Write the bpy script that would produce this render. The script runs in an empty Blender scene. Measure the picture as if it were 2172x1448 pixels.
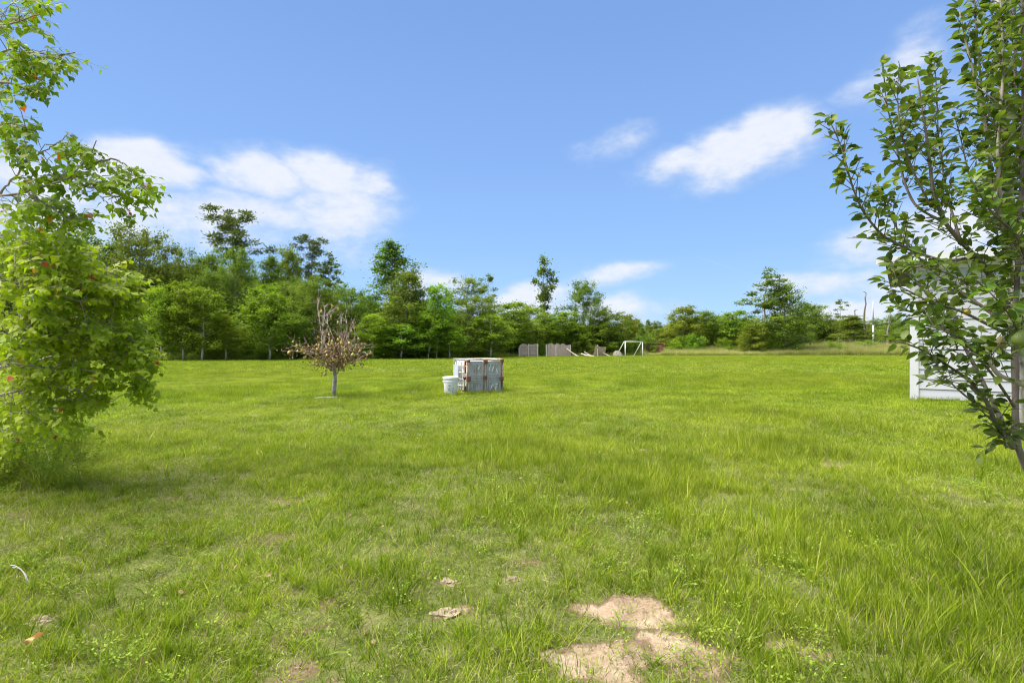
import bpy, math, random
import numpy as np
from mathutils import Vector, Matrix

S = bpy.context.scene
COL = S.collection
RNG = np.random.RandomState(7)
random.seed(7)
rad = math.radians
F = 1086.0      # focal length in photograph pixels
EYE = 1.4       # camera height
HOR = 735.0     # horizon row of the photograph

# ------------------------------------------------------------------ camera
cd = bpy.data.cameras.new("camera")
cd.sensor_width = 36.0
cd.lens = 36.0 * F / 2172.0
cd.shift_y = (HOR - 724.0) / 2172.0
cd.clip_start = 0.05
cd.clip_end = 6000
cam = bpy.data.objects.new("camera", cd)
cam.location = (0, 0, EYE)
cam.rotation_euler = (rad(90), 0, 0)
COL.objects.link(cam)
S.camera = cam

# ------------------------------------------------------------------ world
SUN_AZ, SUN_EL = -90.0, 62.0     # azimuth from +Y towards +X
w = bpy.data.worlds.new("World")
S.world = w
w.use_nodes = True
NT = w.node_tree
NT.nodes.clear()


def nd(nt, t, **kw):
    n = nt.nodes.new(t)
    for k, v in kw.items():
        setattr(n, k, v)
    return n


def math_n(nt, op, a, b=None, c=None, clamp=False):
    n = nt.nodes.new('ShaderNodeMath')
    n.operation = op
    n.use_clamp = clamp
    for i, v in enumerate((a, b, c)):
        if v is None:
            continue
        if isinstance(v, (int, float)):
            n.inputs[i].default_value = v
        else:
            nt.links.new(v, n.inputs[i])
    return n.outputs[0]


def build_world():
    nt = NT
    L = nt.links.new
    out = nd(nt, 'ShaderNodeOutputWorld')
    bg = nd(nt, 'ShaderNodeBackground')
    bg.inputs['Strength'].default_value = 0.062
    L(bg.outputs[0], out.inputs[0])
    sky = nd(nt, 'ShaderNodeTexSky', sky_type='NISHITA')
    sky.sun_disc = False
    sky.sun_elevation = rad(SUN_EL)
    sky.sun_rotation = rad(SUN_AZ % 360)
    sky.altitude = 200
    sky.air_density = 1.0
    sky.dust_density = 0.3
    sky.ozone_density = 2.0
    tc = nd(nt, 'ShaderNodeTexCoord')
    sep = nd(nt, 'ShaderNodeSeparateXYZ')
    L(tc.outputs['Generated'], sep.inputs[0])
    X, Y, Z = sep.outputs
    az = math_n(nt, 'ARCTAN2', X, Y)
    el = math_n(nt, 'ARCSINE', Z)
    # clear-air colour: the physical sky pulled towards the even blue of the photograph, by elevation only
    cr = nd(nt, 'ShaderNodeValToRGB')
    L(math_n(nt, 'MULTIPLY', Z, 1.0, clamp=True), cr.inputs[0])
    e = cr.color_ramp.elements
    e[0].position = 0.0
    e[0].color = (3.15, 4.85, 7.2, 1)
    e[1].position = 1.0
    e[1].color = (0.9, 1.75, 4.3, 1)
    for p, c in ((0.06, (2.75, 4.65, 7.5)), (0.18, (2.2, 3.95, 7.0)), (0.34, (1.82, 3.3, 6.5)), (0.52, (1.5, 2.8, 5.8))):
        n = e.new(p)
        n.color = c + (1,)
    mx = nd(nt, 'ShaderNodeMix', data_type='RGBA')
    mx.inputs[0].default_value = 0.82
    L(sky.outputs[0], mx.inputs[6])
    L(cr.outputs[0], mx.inputs[7])
    base = mx.outputs[2]
    # cloud field in azimuth / elevation, warped by noise
    comb = nd(nt, 'ShaderNodeCombineXYZ')
    L(az, comb.inputs[0])
    L(math_n(nt, 'MULTIPLY', el, 1.9), comb.inputs[1])

    def noise(scale, detail, rough, off):
        mp = nd(nt, 'ShaderNodeMapping')
        mp.inputs['Location'].default_value = off
        L(comb.outputs[0], mp.inputs[0])
        n = nd(nt, 'ShaderNodeTexNoise')
        n.inputs['Scale'].default_value = scale
        n.inputs['Detail'].default_value = detail
        n.inputs['Roughness'].default_value = rough
        L(mp.outputs[0], n.inputs['Vector'])
        return n
    wn = noise(7.0, 3, 0.5, (3.1, 1.7, 0))
    ws = nd(nt, 'ShaderNodeSeparateColor')
    L(wn.outputs['Color'], ws.inputs[0])
    az2 = math_n(nt, 'MULTIPLY_ADD', ws.outputs[0], 0.13, math_n(nt, 'SUBTRACT', az, 0.065))
    el2 = math_n(nt, 'MULTIPLY_ADD', ws.outputs[1], 0.055, math_n(nt, 'SUBTRACT', el, 0.0225))
    fb = noise(15.0, 7, 0.6, (0.3, 5.2, 0)).outputs['Fac']
    fb2 = noise(40.0, 5, 0.62, (2.3, 1.2, 0)).outputs['Fac']
    fbc = math_n(nt, 'ADD', math_n(nt, 'MULTIPLY_ADD', fb, 1.0, -0.5), math_n(nt, 'MULTIPLY_ADD', fb2, 0.32, -0.16))

    clouds = [  # px, py, half width, half height, tilt deg, weight
        (300, 325, 100, 38, 0, 1.0), (385, 352, 70, 24, -12, .85), (235, 335, 70, 50, 0, .9),
        (540, 350, 88, 36, 6, 1.0), (690, 356, 88, 36, -4, 1.0), (770, 368, 66, 32, -4, .85),
        (500, 445, 260, 46, 4, .74), (290, 440, 130, 50, 0, .8), (720, 425, 115, 65, 0, .82), (650, 480, 120, 20, 3, .6),
        (790, 455, 45, 40, 0, .5), (70, 400, 110, 80, 0, .9), (180, 480, 90, 36, 0, .7),
        (1630, 268, 88, 38, 8, 1.0), (1560, 305, 120, 34, 8, 1.0), (1540, 345, 90, 22, 4, .9), (1440, 335, 95, 22, 4, .85),
        (1300, 292, 80, 24, 14, .52), (1900, 120, 110, 44, 22, .62), (1820, 170, 80, 34, 30, .5), (2000, 190, 110, 70, 10, .35),
        (1310, 573, 90, 16, 3, .75), (915, 592, 75, 28, 0, .72), (1110, 630, 110, 30, 10, .95), (1300, 645, 120, 26, 0, .85),
        (1770, 594, 170, 24, 0, .72), (1850, 500, 90, 45, 20, .7), (1800, 550, 80, 24, 4, .45), (2010, 480, 130, 70, 0, .85),
        (1780, 660, 200, 34, 0, .8), (1400, 690, 260, 16, 0, .6), (1960, 620, 150, 60, 0, .7),
        (-260, 300, 200, 70, 0, .9), (2400, 300, 200, 70, 0, .8), (2300, 560, 200, 50, 0, .7), (-200, 560, 220, 60, 0, .7),
    ]
    field = None
    for px, py, hw, hh, tilt, wt in clouds:
        x, z = (px - 1086) / F, (HOR - py) / F
        a0 = math.atan2(x, 1)
        r = math.sqrt(1 + x * x)
        e0 = math.atan2(z, r)
        sa = hw / F / (1 + x * x) * 1.18
        se = hh / F / r * 1.35
        ca, sn = math.cos(rad(tilt)), math.sin(rad(tilt))
        da = math_n(nt, 'SUBTRACT', az2, a0)
        de = math_n(nt, 'SUBTRACT', el2, e0)
        u = math_n(nt, 'ADD', math_n(nt, 'MULTIPLY', da, ca / sa), math_n(nt, 'MULTIPLY', de, sn / sa))
        v = math_n(nt, 'ADD', math_n(nt, 'MULTIPLY', da, -sn / se), math_n(nt, 'MULTIPLY', de, ca / se))
        v = math_n(nt, 'MULTIPLY', v, math_n(nt, 'MULTIPLY_ADD', math_n(nt, 'SIGN', v), .28, 1.0))
        d2 = math_n(nt, 'ADD', math_n(nt, 'MULTIPLY', u, u), math_n(nt, 'MULTIPLY', v, v))
        g = math_n(nt, 'MULTIPLY', math_n(nt, 'EXPONENT', math_n(nt, 'MULTIPLY', d2, -0.8)), wt)
        field = g if field is None else math_n(nt, 'MAXIMUM', field, g)
    # cloud beside and behind the camera, unseen, its cover raised for white fill light
    gen = noise(2.6, 6, 0.6, (7.7, 2.2, 0)).outputs['Fac']
    side = math_n(nt, 'SMOOTH_MIN', 1.0, 1.0, 0.0)
    ss = nd(nt, 'ShaderNodeMapRange', interpolation_type='SMOOTHSTEP')
    ss.inputs['From Min'].default_value = 0.95
    ss.inputs['From Max'].default_value = 1.35
    L(math_n(nt, 'ABSOLUTE', az), ss.inputs['Value'])
    gg = nd(nt, 'ShaderNodeMapRange', interpolation_type='SMOOTHSTEP')
    gg.inputs['From Min'].default_value = 0.42
    gg.inputs['From Max'].default_value = 0.62
    L(gen, gg.inputs['Value'])
    field = math_n(nt, 'MAXIMUM', field, math_n(nt, 'MULTIPLY', gg.outputs[0], ss.outputs[0]))
    dens = math_n(nt, 'ADD', field, math_n(nt, 'MULTIPLY', fbc, math_n(nt, 'MINIMUM', math_n(nt, 'MULTIPLY', field, 1.6), 0.75)))
    al = nd(nt, 'ShaderNodeMapRange', interpolation_type='SMOOTHSTEP')
    al.inputs['From Min'].default_value = 0.16
    al.inputs['From Max'].default_value = 0.90
    L(dens, al.inputs['Value'])
    alpha = math_n(nt, 'MULTIPLY', al.outputs[0], 0.93)
    # faint contrail
    x0, z0 = (1530 - 1086) / F, (HOR - 562) / F
    a0 = math.atan2(x0, 1)
    e0 = math.atan2(z0, math.sqrt(1 + x0 * x0))
    ca, sn = math.cos(rad(-22)), math.sin(rad(-22))
    da = math_n(nt, 'SUBTRACT', az, a0)
    de = math_n(nt, 'SUBTRACT', el, e0)
    u = math_n(nt, 'ADD', math_n(nt, 'MULTIPLY', da, ca / .05), math_n(nt, 'MULTIPLY', de, sn / .05))
    v = math_n(nt, 'ADD', math_n(nt, 'MULTIPLY', da, -sn / .0013), math_n(nt, 'MULTIPLY', de, ca / .0013))
    d2 = math_n(nt, 'ADD', math_n(nt, 'MULTIPLY', u, u), math_n(nt, 'MULTIPLY', v, v))
    trail = math_n(nt, 'MULTIPLY', math_n(nt, 'EXPONENT', math_n(nt, 'MULTIPLY', d2, -1)), .13)
    alpha = math_n(nt, 'MAXIMUM', alpha, trail)
    # cloud body: white crowns, faintly blue-grey thin parts
    cc = nd(nt, 'ShaderNodeMix', data_type='RGBA')
    cc.inputs[6].default_value = (4.5, 5.25, 6.5, 1)
    cc.inputs[7].default_value = (5.9, 6.1, 6.6, 1)
    L(math_n(nt, 'MULTIPLY', al.outputs[0], math_n(nt, 'MULTIPLY_ADD', fb2, .9, .5), clamp=True), cc.inputs[0])
    m2 = nd(nt, 'ShaderNodeMix', data_type='RGBA')
    L(alpha, m2.inputs[0])
    L(base, m2.inputs[6])
    L(cc.outputs[2], m2.inputs[7])
    L(m2.outputs[2], bg.inputs['Color'])


build_world()
w.cycles.sampling_method = 'MANUAL'
w.cycles.sample_map_resolution = 512

sun = bpy.data.lights.new("sun", 'SUN')
sun.energy = 5.0
sun.angle = rad(60)
sun.color = (1.0, 0.95, 0.87)
so = bpy.data.objects.new("sun", sun)
dvec = Vector((math.sin(rad(SUN_AZ)) * math.cos(rad(SUN_EL)), math.cos(rad(SUN_AZ)) * math.cos(rad(SUN_EL)), math.sin(rad(SUN_EL))))
so.rotation_euler = dvec.to_track_quat('Z', 'Y').to_euler()
so.location = (-20, 10, 30)
COL.objects.link(so)

S.view_settings.view_transform = 'Standard'
S.view_settings.look = 'None'
S.view_settings.exposure = 1.3
S.view_settings.gamma = 1.0
S.view_settings.use_curve_mapping = False
S.render.engine = 'CYCLES'
S.cycles.max_bounces = 6
S.cycles.diffuse_bounces = 4
S.cycles.glossy_bounces = 2
S.cycles.transmission_bounces = 4
S.cycles.transparent_max_bounces = 4
S.cycles.use_denoising = True
S.cycles.pixel_filter_type = 'BLACKMAN_HARRIS'
S.cycles.filter_width = 1.1


# ------------------------------------------------------------------ helpers
def P(px, py, d):
    """world point seen at photograph pixel (px, py) at depth d metres"""
    return np.array(((px - 1086) / F * d, d, EYE - (py - HOR) / F * d))


def GX(px, py):
    """point of the ground seen at that pixel"""
    d = EYE * F / (py - HOR)
    return (px - 1086) / F * d, d


def vnoise(x, y, seed=0):
    """value noise in 0..1 on numpy arrays"""
    xi = np.floor(x).astype(np.int64)
    yi = np.floor(y).astype(np.int64)
    fx, fy = x - xi, y - yi
    fx = fx * fx * (3 - 2 * fx)
    fy = fy * fy * (3 - 2 * fy)

    def h(a, b):
        n = (a * 374761393 + b * 668265263 + seed * 1442695041) & 0x7fffffff
        n = ((n ^ (n >> 13)) * 1274126177) & 0x7fffffff
        return ((n ^ (n >> 16)) & 0xffff) / 65535.0
    return (h(xi, yi) * (1 - fx) + h(xi + 1, yi) * fx) * (1 - fy) + (h(xi, yi + 1) * (1 - fx) + h(xi + 1, yi + 1) * fx) * fy


def fbm(x, y, seed=0, oct=4):
    s, a, t = 0, .5, 0
    for k in range(oct):
        s = s + a * vnoise(x * 2 ** k + 13.7 * k, y * 2 ** k + 7.1 * k, seed + k)
        t += a
        a *= .5
    return s / t


def unit(v):
    return v / (np.linalg.norm(v, axis=-1, keepdims=True) + 1e-9)


def mesh_raw(name, V, faces_list, mats=None, tint=None, smooth=False, midx=None):
    """faces_list: list of (M,k) int arrays"""
    V = np.asarray(V, dtype=np.float32).reshape(-1, 3)
    me = bpy.data.meshes.new(name)
    me.vertices.add(len(V))
    me.vertices.foreach_set('co', V.ravel())
    loops = np.concatenate([np.asarray(f, dtype=np.int32).ravel() for f in faces_list]) if faces_list else np.zeros(0, np.int32)
    tot = np.concatenate([np.full(len(f), f.shape[1], np.int32) for f in faces_list]) if faces_list else np.zeros(0, np.int32)
    if len(tot):
        me.loops.add(len(loops))
        me.loops.foreach_set('vertex_index', loops)
        me.polygons.add(len(tot))
        st = np.concatenate(([0], np.cumsum(tot)[:-1])).astype(np.int32)
        me.polygons.foreach_set('loop_start', st)
        me.polygons.foreach_set('loop_total', tot)
        me.polygons.foreach_set('use_smooth', np.full(len(tot), bool(smooth)))
        if midx is not None:
            me.polygons.foreach_set('material_index', np.asarray(midx, np.int32))
    if tint is not None:
        a = me.attributes.new('tint', 'FLOAT', 'POINT')
        a.data.foreach_set('value', np.asarray(tint, np.float32))
    for m in (mats or []):
        me.materials.append(m)
    me.update(calc_edges=True)
    me.validate()
    return me


class MB:
    """collects tubes, boxes and leaves; one mesh object per build"""

    def __init__(self):
        self.v, self.f, self.t, self.n = [], [], [], 0

    def add(self, V, faces, tint=0.5):
        V = np.asarray(V, float).reshape(-1, 3)
        for f in faces:
            f = np.asarray(f, int)
            if len(f):
                self.f.append(f + self.n)
        self.v.append(V)
        self.t.append(np.full(len(V), tint, float) if np.isscalar(tint) else np.asarray(tint, float))
        self.n += len(V)
        return self

    def box(self, lo, hi, M=None, tint=.5):
        x0, y0, z0 = lo
        x1, y1, z1 = hi
        V = np.array([(x0, y0, z0), (x1, y0, z0), (x1, y1, z0), (x0, y1, z0), (x0, y0, z1), (x1, y0, z1), (x1, y1, z1), (x0, y1, z1)], float)
        if M is not None:
            V = V @ np.array(M.to_3x3()).T + np.array(M.translation)
        return self.add(V, [np.array([(0, 3, 2, 1), (4, 5, 6, 7), (0, 1, 5, 4), (1, 2, 6, 5), (2, 3, 7, 6), (3, 0, 4, 7)])], tint)

    def tube(self, pts, radii, sides=6, cap=True, tint=.5):
        pts = np.asarray(pts, float)
        n = len(pts)
        radii = np.full(n, radii, float) if np.isscalar(radii) else np.asarray(radii, float)
        T = unit(np.gradient(pts, axis=0))
        up = np.array((0, 0, 1.0)) if abs(T[0][2]) < .9 else np.array((1.0, 0, 0))
        A = unit(np.cross(T, up))
        B = np.cross(T, A)
        ang = np.arange(sides) * 2 * np.pi / sides
        V = pts[:, None] + radii[:, None, None] * (np.cos(ang)[None, :, None] * A[:, None] + np.sin(ang)[None, :, None] * B[:, None])
        V = V.reshape(-1, 3)
        i = np.arange(n - 1)[:, None] * sides
        j = np.arange(sides)[None]
        k = (j + 1) % sides
        q = np.stack([i + j, i + k, i + sides + k, i + sides + j], -1).reshape(-1, 4)
        fs = [q]
        if cap:
            fs.append(np.array([list(range(sides))[::-1]]))
            fs.append(np.array([[(n - 1) * sides + s for s in range(sides)]]))
        return self.add(V, fs, tint)

    def lathe(self, prof, sides=24, center=(0, 0, 0), tint=.5):
        ang = np.arange(sides) * 2 * np.pi / sides
        prof = np.asarray(prof, float)
        V = np.stack([prof[:, 0, None] * np.cos(ang), prof[:, 0, None] * np.sin(ang), np.repeat(prof[:, 1, None], sides, 1)], -1).reshape(-1, 3) + np.array(center)
        n = len(prof)
        i = np.arange(n - 1)[:, None] * sides
        j = np.arange(sides)[None]
        k = (j + 1) % sides
        q = np.stack([i + j, i + k, i + sides + k, i + sides + j], -1).reshape(-1, 4)
        return self.add(V, [q], tint)

    def mesh(self, name, mats, smooth=False):
        V = np.concatenate(self.v)
        byk = {}
        for f in self.f:
            byk.setdefault(f.shape[1], []).append(f)
        fl = [np.concatenate(v) for v in byk.values()]
        return mesh_raw(name, V, fl, mats, np.concatenate(self.t), smooth)

    def build(self, name, mats, parent=None, smooth=False, loc=None):
        if not isinstance(mats, (list, tuple)):
            mats = [mats]
        return link(name, self.mesh(name, mats, smooth), parent, loc)


def link(name, me, parent=None, loc=None):
    o = bpy.data.objects.new(name, me)
    COL.objects.link(o)
    if parent is not None:
        o.parent = parent
    if loc is not None:
        o.location = loc
    return o


def tag(o, label=None, cat=None, group=None, kind=None):
    if label:
        o['label'] = label
    if cat:
        o['category'] = cat
    if group:
        o['group'] = group
    if kind:
        o['kind'] = kind
    return o


def empty(name, loc=(0, 0, 0), rz=0.0):
    o = bpy.data.objects.new(name, None)
    o.location = loc
    o.rotation_euler = (0, 0, rz)
    o.empty_display_size = .2
    COL.objects.link(o)
    return o


# leaf templates: (u along, v across, w normal)
DIAMOND = (np.array([(0, 0, 0), (.42, .5, .10), (1, 0, -.05), (.42, -.5, .10)]), [np.array([(0, 2, 1), (0, 3, 2)])])
PEARLEAF = (np.array([(-.35, 0, .06), (0, 0, 0), (.33, 0, 0), (.68, 0, -.03), (1, 0, -.12),
                      (.16, .36, .07), (.5, .5, .10), (.82, .28, .0), (.16, -.36, .07), (.5, -.5, .10), (.82, -.28, .0), (-.33, .02, .05), (-.02, .02, 0)]),
            [np.array([(1, 2, 6, 5), (2, 3, 7, 6), (2, 1, 8, 9), (3, 2, 9, 10), (0, 1, 12, 11)]), np.array([(3, 4, 7), (4, 3, 10)])])
TALLOW = (np.array([(-.55, 0, .1), (0, 0, 0), (.5, 0, -.03), (1.15, 0, -.2), (.12, .38, .05), (.42, .52, .04), (.72, .22, -.05),
                    (.12, -.38, .05), (.42, -.52, .04), (.72, -.22, -.05), (-.53, .025, .1), (0, .025, 0)]),
          [np.array([(1, 2, 5, 4), (2, 1, 7, 8), (0, 1, 11, 10)]), np.array([(2, 6, 5), (2, 3, 6), (2, 8, 9), (2, 9, 3)])])
OVAL = (np.array([(0, 0, 0), (.3, .42, .06), (.75, .36, .02), (1, 0, -.08), (.75, -.36, .02), (.3, -.42, .06)]),
        [np.array([(0, 3, 2, 1), (0, 5, 4, 3)])])


def leaves(mb, pos, axis, nrm, length, width, tmpl=DIAMOND, tint=None):
    pos = np.asarray(pos, float)
    n = len(pos)
    axis = unit(axis)
    side = unit(np.cross(nrm, axis))
    nn = np.cross(axis, side)
    T, fs = tmpl
    length = np.broadcast_to(length, n)
    width = np.broadcast_to(width, n)
    V = pos[:, None] + T[None, :, 0, None] * length[:, None, None] * axis[:, None] + T[None, :, 1, None] * width[:, None, None] * side[:, None] + T[None, :, 2, None] * length[:, None, None] * nn[:, None]
    k = len(T)
    off = (np.arange(n) * k)[:, None, None]
    faces = [(f[None] + off).reshape(-1, f.shape[1]) for f in fs]
    if tint is None:
        tint = RNG.rand(n)
    mb.add(V.reshape(-1, 3), faces, np.repeat(tint, k))


def rdir(n, zb=0.0):
    v = RNG.normal(size=(n, 3))
    v = unit(v)
    v[:, 2] += zb
    return unit(v)


def scatter(name, pts, rot, scl, idx, protos, tintv=None):
    """one object of stuff: meshes of PROTOS set on points by geometry nodes"""
    me = mesh_raw(name, pts, [])
    n = len(pts)
    for nm, arr in (('rot', rot), ('scl', scl)):
        a = me.attributes.new(nm, 'FLOAT_VECTOR', 'POINT')
        a.data.foreach_set('vector', np.asarray(arr, np.float32).ravel())
    a = me.attributes.new('idx', 'INT', 'POINT')
    a.data.foreach_set('value', np.asarray(idx, np.int32))
    o = link(name, me)
    ng = bpy.data.node_groups.new(name, 'GeometryNodeTree')
    ng.interface.new_socket('Geometry', in_out='INPUT', socket_type='NodeSocketGeometry')
    ng.interface.new_socket('Geometry', in_out='OUTPUT', socket_type='NodeSocketGeometry')
    gi = ng.nodes.new('NodeGroupInput')
    go = ng.nodes.new('NodeGroupOutput')
    L = ng.links.new

    def attr(nm, typ):
        a = ng.nodes.new('GeometryNodeInputNamedAttribute')
        a.data_type = typ
        a.inputs['Name'].default_value = nm
        return a.outputs[0]
    er = ng.nodes.new('FunctionNodeEulerToRotation')
    L(attr('rot', 'FLOAT_VECTOR'), er.inputs[0])
    sc = attr('scl', 'FLOAT_VECTOR')
    ia = attr('idx', 'INT')
    jn = ng.nodes.new('GeometryNodeJoinGeometry')
    for k, pm in enumerate(protos):
        po = bpy.data.objects.new(name + '_source', pm)      # never linked to the scene: only its mesh is read
        oi = ng.nodes.new('GeometryNodeObjectInfo')
        oi.inputs['Object'].default_value = po
        cmp_ = ng.nodes.new('FunctionNodeCompare')
        cmp_.data_type = 'INT'
        cmp_.operation = 'EQUAL'
        L(ia, cmp_.inputs[2])
        cmp_.inputs[3].default_value = k
        ip = ng.nodes.new('GeometryNodeInstanceOnPoints')
        L(gi.outputs[0], ip.inputs['Points'])
        L(cmp_.outputs[0], ip.inputs['Selection'])
        L(oi.outputs['Geometry'], ip.inputs['Instance'])
        L(er.outputs[0], ip.inputs['Rotation'])
        L(sc, ip.inputs['Scale'])
        L(ip.outputs[0], jn.inputs[0])
    L(jn.outputs[0], go.inputs[0])
    md = o.modifiers.new('scatter', 'NODES')
    md.node_group = ng
    return o


# ------------------------------------------------------------------ materials
def mat(name):
    m = bpy.data.materials.new(name)
    m.use_nodes = True
    nt = m.node_tree
    b = nt.nodes['Principled BSDF']
    return m, nt, b


def ramp(nt, src, stops, interp='LINEAR'):
    r = nd(nt, 'ShaderNodeValToRGB')
    r.color_ramp.interpolation = interp
    e = r.color_ramp.elements
    e[0].position, e[0].color = stops[0][0], tuple(stops[0][1]) + (1,)
    e[1].position, e[1].color = stops[-1][0], tuple(stops[-1][1]) + (1,)
    for p, c in stops[1:-1]:
        n = e.new(p)
        n.color = tuple(c) + (1,)
    if src is not None:
        nt.links.new(src, r.inputs[0])
    return r.outputs[0]


def noise_n(nt, scale, detail=4, rough=.55, coord='Object', vec=None, stretch=None):
    if vec is None:
        if coord == 'World':
            vec = nd(nt, 'ShaderNodeNewGeometry').outputs['Position']
        else:
            vec = nd(nt, 'ShaderNodeTexCoord').outputs[coord]
    if stretch:
        mp = nd(nt, 'ShaderNodeMapping')
        mp.inputs['Scale'].default_value = stretch
        nt.links.new(vec, mp.inputs[0])
        vec = mp.outputs[0]
    n = nd(nt, 'ShaderNodeTexNoise')
    n.inputs['Scale'].default_value = scale
    n.inputs['Detail'].default_value = detail
    n.inputs['Roughness'].default_value = rough
    nt.links.new(vec, n.inputs['Vector'])
    return n.outputs['Fac']


def mixc(nt, fac, a, b, mode='MIX'):
    m = nd(nt, 'ShaderNodeMix', data_type='RGBA', blend_type=mode)
    for i, v in ((0, fac), (6, a), (7, b)):
        if isinstance(v, (int, float)):
            m.inputs[i].default_value = v
        elif isinstance(v, tuple):
            m.inputs[i].default_value = v + (1,)
        else:
            nt.links.new(v, m.inputs[i])
    return m.outputs[2]


def leaf_mat(name, stops, trans=.35, rough=.65, spec=.12, objrand=.25, worldvar=0.0, interp='LINEAR', tcol=(1.0, 1.15, .55)):
    m, nt, b = mat(name)
    L = nt.links.new
    at = nd(nt, 'ShaderNodeAttribute', attribute_name='tint')
    c = ramp(nt, at.outputs['Fac'], stops, interp)
    oi = nd(nt, 'ShaderNodeObjectInfo')
    hs = nd(nt, 'ShaderNodeHueSaturation')
    L(c, hs.inputs['Color'])
    L(math_n(nt, 'MULTIPLY_ADD', oi.outputs['Random'], objrand, 1 - objrand / 2), hs.inputs['Value'])
    L(math_n(nt, 'MULTIPLY_ADD', oi.outputs['Random'], .03, .485), hs.inputs['Hue'])
    c = mixc(nt, 1.0, hs.outputs[0], oi.outputs['Color'], 'MULTIPLY')
    if worldvar:
        n = noise_n(nt, .9, 3, .6, 'World')
        v = math_n(nt, 'MULTIPLY_ADD', n, worldvar * 2, 1 - worldvar)
        cv = nd(nt, 'ShaderNodeCombineXYZ')
        for i in range(3):
            L(v, cv.inputs[i])
        c = mixc(nt, 1.0, c, cv.outputs[0], 'MULTIPLY')
    L(c, b.inputs['Base Color'])
    b.inputs['Roughness'].default_value = rough
    b.inputs['Specular IOR Level'].default_value = spec
    tr = nd(nt, 'ShaderNodeBsdfTranslucent')
    L(mixc(nt, 1.0, c, tcol, 'MULTIPLY'), tr.inputs[0])
    mx = nd(nt, 'ShaderNodeMixShader')
    mx.inputs[0].default_value = trans
    L(b.outputs[0], mx.inputs[1])
    L(tr.outputs[0], mx.inputs[2])
    L(mx.outputs[0], nt.nodes['Material Output'].inputs[0])
    return m


def simple_mat(name, c1, c2, scale=8, rough=.8, stretch=None, bump=0.0, metal=0.0, coord='Object', lo=.35, hi=.65, spec=.4):
    m, nt, b = mat(name)
    n = noise_n(nt, scale, 5, .6, coord, stretch=stretch)
    c = ramp(nt, n, [(lo, c1), (hi, c2)])
    nt.links.new(c, b.inputs['Base Color'])
    b.inputs['Roughness'].default_value = rough
    b.inputs['Metallic'].default_value = metal
    b.inputs['Specular IOR Level'].default_value = spec
    if bump:
        bp = nd(nt, 'ShaderNodeBump')
        bp.inputs['Strength'].default_value = bump
        bp.inputs['Distance'].default_value = .01
        nt.links.new(n, bp.inputs['Height'])
        nt.links.new(bp.outputs[0], b.inputs['Normal'])
    return m


M_BROAD = leaf_mat('leaf_broad', [(0, (.095, .140, .020)), (.5, (.155, .215, .030)), (1, (.235, .300, .042))], .45, worldvar=.28)
M_BRIGHT = leaf_mat('leaf_bright', [(0, (.13, .21, .016)), (.5, (.19, .285, .024)), (1, (.27, .37, .035))], .45, worldvar=.25)
M_PINE = leaf_mat('leaf_pine', [(0, (.085, .12, .03)), (1, (.15, .18, .05))], .35, rough=.6, worldvar=.2)
M_BARK = simple_mat('bark_grey', (.16, .14, .11), (.36, .33, .28), 3, .95, (1, 1, .3), .4)
M_BARKPALE = simple_mat('bark_pale', (.44, .41, .34), (.70, .66, .58), 4, .95, (1, 1, .3), .3)
M_TWIG = simple_mat('twig_brown', (.11, .08, .06), (.24, .19, .15), 14, .85)
M_PEARLEAF = leaf_mat('leaf_pear', [(0, (.070, .115, .020)), (.5, (.115, .180, .026)), (.93, (.175, .255, .036)), (1, (.27, .32, .06))], .42, rough=.42, spec=.38, objrand=.2)
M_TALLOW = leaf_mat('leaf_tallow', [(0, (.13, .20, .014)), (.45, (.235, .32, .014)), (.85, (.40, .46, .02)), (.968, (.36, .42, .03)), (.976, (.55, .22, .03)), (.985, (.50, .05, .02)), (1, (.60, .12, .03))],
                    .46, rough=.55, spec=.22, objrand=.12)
M_WEED = leaf_mat('leaf_weed', [(0, (.15, .22, .02)), (1, (.29, .37, .05))], .3, objrand=.4)


def grass_mat(name, worldpatch=True, dry=False):
    m, nt, b = mat(name)
    L = nt.links.new
    at = nd(nt, 'ShaderNodeAttribute', attribute_name='tint')
    if dry:
        c = ramp(nt, at.outputs['Fac'], [(0, (.22, .17, .10)), (1, (.46, .40, .27))])
    else:
        c = ramp(nt, at.outputs['Fac'], [(0, (.085, .150, .004)), (.5, (.165, .278, .006)), (.9, (.33, .43, .022)), (1, (.38, .38, .16))])
        big = noise_n(nt, .11, 3, .6, 'World')
        c = mixc(nt, ramp(nt, big, [(.35, (0, 0, 0)), (.65, (.55, .55, .55))]), c, (.29, .335, .035))
        med = noise_n(nt, .8, 4, .6, 'World')
        g = ramp(nt, med, [(.32, (.62, .66, .6)), (.68, (1.30, 1.20, 1.4))])
        c = mixc(nt, 1.0, c, g, 'MULTIPLY')
        oi = nd(nt, 'ShaderNodeObjectInfo')
        r = ramp(nt, oi.outputs['Random'], [(0, (.75, .80, .7)), (.85, (1.15, 1.1, 1.1)), (1, (1.45, 1.25, 1.6))])
        c = mixc(nt, 1.0, c, r, 'MULTIPLY')
    L(c, b.inputs['Base Color'])
    b.inputs['Roughness'].default_value = .6
    b.inputs['Specular IOR Level'].default_value = .14
    tr = nd(nt, 'ShaderNodeBsdfTranslucent')
    L(mixc(nt, 1.0, c, (1.15, 1.2, .6), 'MULTIPLY'), tr.inputs[0])
    mx = nd(nt, 'ShaderNodeMixShader')
    mx.inputs[0].default_value = .38
    L(b.outputs[0], mx.inputs[1])
    L(tr.outputs[0], mx.inputs[2])
    L(mx.outputs[0], nt.nodes['Material Output'].inputs[0])
    return m


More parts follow.
